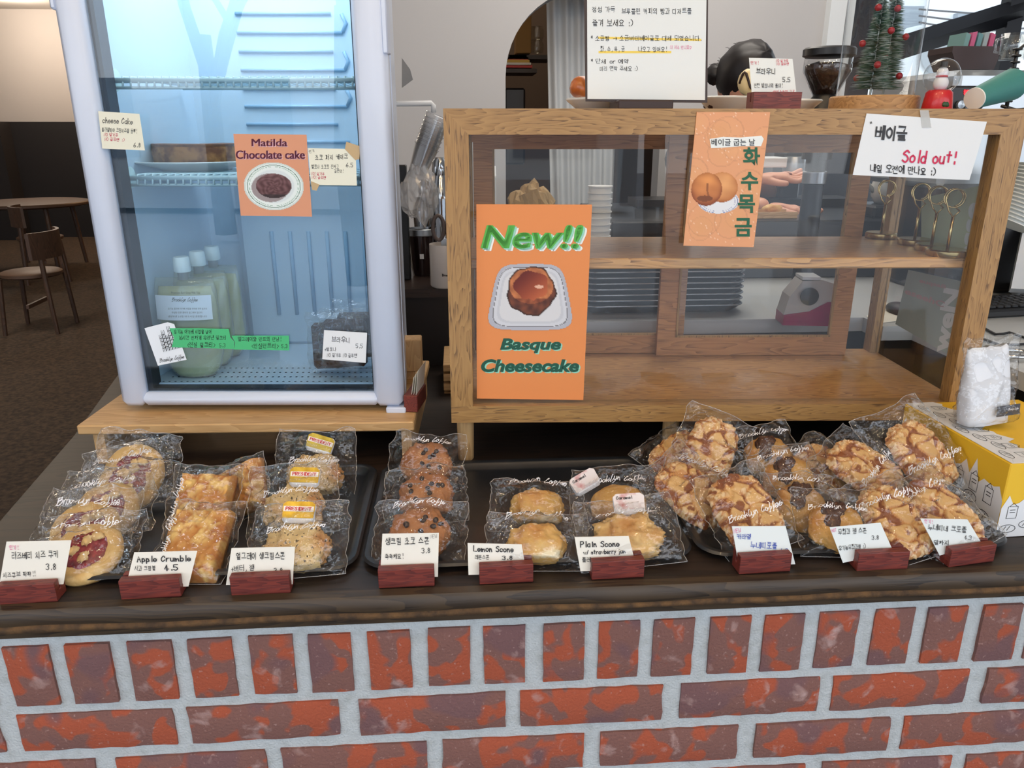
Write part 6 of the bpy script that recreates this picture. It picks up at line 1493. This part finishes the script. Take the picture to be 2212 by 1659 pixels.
# tape dispenser
a = az(1695, 706, ZB); 
t = thing('tape_dispenser', 'grey and magenta tape dispenser on the bench behind the case', 'tape dispenser', M=Matrix.Translation(a+V((0, .01, .0006))) @ R_(radians(-8), 4, 'Z'))
sp_ = lambda pts, y0, y1: MB().poly([(x, y0, z) for x, z in pts], (0, y1-y0, 0))
part('magenta_base', sp_([(0, .0), (.118, 0), (.118, .052), (.085, .050), (.05, .030), (0, .022)], 0, .06), mat('magenta_plastic', (150, 30, 84), .35), t)
part('grey_shell', sp_([(0, .022), (.05, .030), (.085, .050), (.118, .052), (.112, .082), (.07, .094), (.03, .092), (.008, .060)], .002, .058), mat('warm_grey_plastic', (186, 182, 180), .4), t)
part('tape_hub', MB().lathe([(.007, 0), (.018, 0), (.018, .004), (.007, .004)], 24).xf(Matrix.Translation((.045, -.003, .062)) @ R_(pi/2, 4, 'X')), MBK, t, 40)
part('cutter', MB().box(.030, .005, .094, .066, .055, .100), M_WPL, t)
# items on the preparation station seen through the glass
ZS = 1.275
q = az(1965, 500, ZS)
def on_st(px, py): return az(px, py, ZS)
q = ay(1962, 470, 1.98); 
t = thing('milk_jug', 'white porcelain milk jug behind the brass card stands', 'jug', V((q.x, 2.10, ZS+.034)))
part('jug', MB().lathe([(0, 0), (.030, 0), (.042, .02), (.044, .05), (.034, .08), (.036, .105), (.034, .105), (.031, .08), (.04, .05), (0, .01)], 32), CER, t, True)
part('handle', MB().tube([(-.034, 0, .095), (-.060, 0, .090), (-.066, 0, .06), (-.040, 0, .032)], .006, 10), CER, t, True)
t = thing('coffee_scale', 'black coffee scale under the white milk jug', 'scale', V((q.x, 2.10, ZS+.0005)))
part('platform', MB().box(-.07, -.07, 0, .07, .07, .033, .006), MBK, t, 30)
a = on_st(1740, 505); 
t = thing('wooden_board', 'small wooden board with pastry on the preparation station', 'board', V((a.x+.05, 2.07, ZS+.0005)))
part('board', MB().box(-.055, -.035, 0, .065, .05, .010, .002), LW, t)
part('board_rim', MB().box(-.055, -.035, .010, .065, -.029, .018).box(-.055, .044, .010, .065, .05, .018), LW, t)
solo('pastry_piece', MB().blob(.026, .018, .012, .25, 2, 3, 24, c=(a.x+.06, 2.08, ZS+.0235)), M_PLAIN, 'torn pastry piece on the small wooden board', 'pastry', True)
a = ay(1775, 400, 2.2)
t = thing('tamper_station', 'black and chrome machine column behind the hands', 'machine', V((a.x, 2.44, ZS+.0005)))
part('column', MB().box(-.030, -.03, 0, .030, .06, .165, .006), MBK, t, 30); part('group_head', MB().lathe([(0, .10), (.034, .10), (.036, .125), (.03, .15), (0, .15)], 24, (-.005, -.05, 0)), STEEL, t, 40)
a = ay(1850, 360, 2.5)
solo('espresso_machine_back', MB().box(a.x-.32, 3.1, 0, a.x+.6, 3.4, 1.52, .01), mat('machine_dark', (44, 48, 54), .35, metal=.4), 'long dark machine housing behind the preparation station', 'machine')
t, a, b = box_obj('white_container', 'white plastic container behind the hands', 'container', 1640, 340, 1700, 362, 2.35, .1, M_WPL)

# ================================================================== THE PERSON
def skin_fig(parent, name, pts, edges, rad, m, sub=2, root=0):
    me = bpy.data.meshes.new(name); inv = WM[parent.name].inverted()
    me.from_pydata([tuple(inv @ V(p)) for p in pts], edges, []); me.materials.append(m)
    o = link(name, me, parent); s_ = o.modifiers.new('s', 'SKIN'); s_.use_smooth_shade = True
    for i, r in enumerate(rad): o.data.skin_vertices[0].data[i].radius = r if isinstance(r, tuple) else (r, r)
    o.data.skin_vertices[0].data[root].use_root = True
    q = o.modifiers.new('d', 'SUBSURF'); q.levels = sub; q.render_levels = sub
    return o
SKIN = mat('skin', (216, 160, 134), .5, sss=.15); SKIRT = mat('dark_trousers', (34, 34, 40), .8); SHIRT = mat('grey_work_shirt', (96, 98, 104), .85); HAIR = mat('black_hair', (22, 17, 18), .45)
YP = 2.78
hc = ay(1604, 176, YP-.08)
hx, hz = hc.x, hc.z
pe = thing('person', 'person with black hair in a bun, head bowed, hands working behind the counter', 'person', V((hx, YP, 0)))
hl_ = ay(1655, 446, 2.22)+V((.10, -.05, -.012)); hl2 = ay(1636, 384, 2.34)+V((.07, -.03, -.01))
neck = V((hx-.02, YP+.01, hz-.15)); 
pts = [V((hx-.02, YP+.03, .92)), V((hx-.02, YP+.03, 1.1)), V((hx-.02, YP+.02, 1.30)), neck, V((hx, YP-.03, hz-.06)),
       V((hx+.15, YP+.0, hz-.22)), V((hx+.17, YP-.12, hz-.43)), hl2+V((-.07, .03, .01)),
       V((hx-.19, YP+.0, hz-.22)), V((hx-.14, YP-.20, hz-.40)), hl_+V((-.10, .05, .012)),
       V((hx+.06, YP+.03, .86)), V((hx+.07, YP-.01, .48)), V((hx+.07, YP+.03, .09)), V((hx+.08, YP-.10, .04)),
       V((hx-.10, YP+.03, .86)), V((hx-.11, YP-.01, .48)), V((hx-.11, YP+.03, .09)), V((hx-.12, YP-.10, .04))]
ed = [(0, 1), (1, 2), (2, 3), (3, 4), (2, 5), (5, 6), (6, 7), (2, 8), (8, 9), (9, 10), (0, 11), (11, 12), (12, 13), (13, 14), (0, 15), (15, 16), (16, 17), (17, 18)]
rd = [(.15, .10), (.13, .09), (.16, .10), .055, .05, .055, .040, .028, .055, .040, .028, .085, .058, .04, .03, .085, .058, .04, .03]
body = skin_fig(pe, 'body', pts, ed, rd, SKIN)
# clothes follow the same skeleton, slightly wider
skin_fig(pe, 'shirt', [pts[0]+V((0, 0, .02))]+pts[1:3]+[neck+V((0, 0, -.03)), pts[5], pts[5].lerp(pts[6], .8), pts[8], pts[8].lerp(pts[9], .8)], [(0, 1), (1, 2), (2, 3), (2, 4), (4, 5), (2, 6), (6, 7)], [(.17, .12), (.15, .11), (.175, .115), .066, .068, .056, .068, .056], SHIRT)
skin_fig(pe, 'trousers', [pts[0]]+pts[11:14]+pts[15:18], [(0, 1), (1, 2), (2, 3), (0, 4), (4, 5), (5, 6)], [(.16, .11), .095, .07, .055, .095, .07, .055], SKIRT)
HM = Matrix.Translation((hx, YP-.08, hz)) @ R_(radians(20), 4, 'Z') @ R_(radians(58), 4, 'X')
hd = MB().blob(.075, .092, .112, .03, 1.5, 2, 28)
hd.v = [V((p.x*(1-.22*max(0, -p.z/.11)), p.y, p.z)) for p in hd.v]
face = part('head', hd.xf(HM), SKIN, pe, True, world=True)
part('nose', MB().blob(.012, .016, .022, n=14, c=(0, -.092, -.008)).xf(HM), SKIN, face, True, world=True)
for sx in (-1, 1):
    part('ear', MB().blob(.008, .016, .026, n=14, c=(sx*.074, 0, 0)).xf(HM), SKIN, face, True, world=True)
    part('eye', MB().blob(.013, .006, .007, n=14, c=(sx*.030, -.084, .006)).xf(HM), mat('eye_white', (230, 228, 224), .3), face, True, world=True)
part('mouth', MB().blob(.022, .005, .006, n=14, c=(0, -.084, -.052)).xf(HM), mat('lips', (176, 92, 88), .5), face, True, world=True)
hr = MB().blob(.088, .098, .112, .06, 3, 6, 32, c=(0, .018, .022)); hr.v = [V((p.x, max(p.y, -.085+max(0, -.01-p.z)*1.6), p.z)) for p in hr.v]
hair = part('hair', hr.xf(HM), HAIR, pe, True, world=True)
bc = ay(1548, 160, YP-.02); part('hair_bun', MB().blob(.036, .036, .036, .12, 3, 1, 22, c=tuple(bc)), HAIR, hair, True, world=True)
stm = MB(); rnd = random.Random(2)
for k in range(50):
    a = rnd.uniform(.2, 2.8); p0 = V((hx+.08*cos(a), YP-.07, hz+.10*sin(a))); stm.tube([p0, p0+V((cos(a)*.02+rnd.uniform(-.01, .01), 0, sin(a)*.02)), p0+V((cos(a)*.03+rnd.uniform(-.02, .02), 0, sin(a)*.022))], .0006, 3, caps=False)
o = part('loose_hair', stm, HAIR, hair, world=True); o['kind'] = 'stuff'
def hand(wrist, fwd, spread, nm):
    f = fwd.normalized(); s_ = spread.normalized(); u = s_.cross(f)
    P = [wrist, wrist+f*.045, wrist+f*.085]; E_ = [(0, 1), (1, 2)]; R = [(.026, .018), (.034, .016), (.036, .012)]
    for k, (off, L) in enumerate(((-.028, .062), (-.010, .072), (.009, .068), (.027, .054))):
        b = len(P); base = wrist+f*.084+s_*off
        P += [base, base+f*L*.45+u*.006, base+f*L*.8-u*.004, base+f*L-u*.012]; E_ += [(2, b), (b, b+1), (b+1, b+2), (b+2, b+3)]; R += [.0100, .0088, .0080, .0062]
    b = len(P); P += [wrist+f*.03-s_*.030, wrist+f*.055-s_*.050, wrist+f*.080-s_*.056]; E_ += [(1, b), (b, b+1), (b+1, b+2)]; R += [.013, .0105, .0082]
    skin_fig(pe, nm, P, E_, R, SKIN)
w1 = pts[10]; w2 = pts[7]
hand(w1, V((1, -.28, -.10)), V((.15, .9, .15)), 'hand'); hand(w2, V((1, -.2, .05)), V((.1, .9, .3)), 'hand')
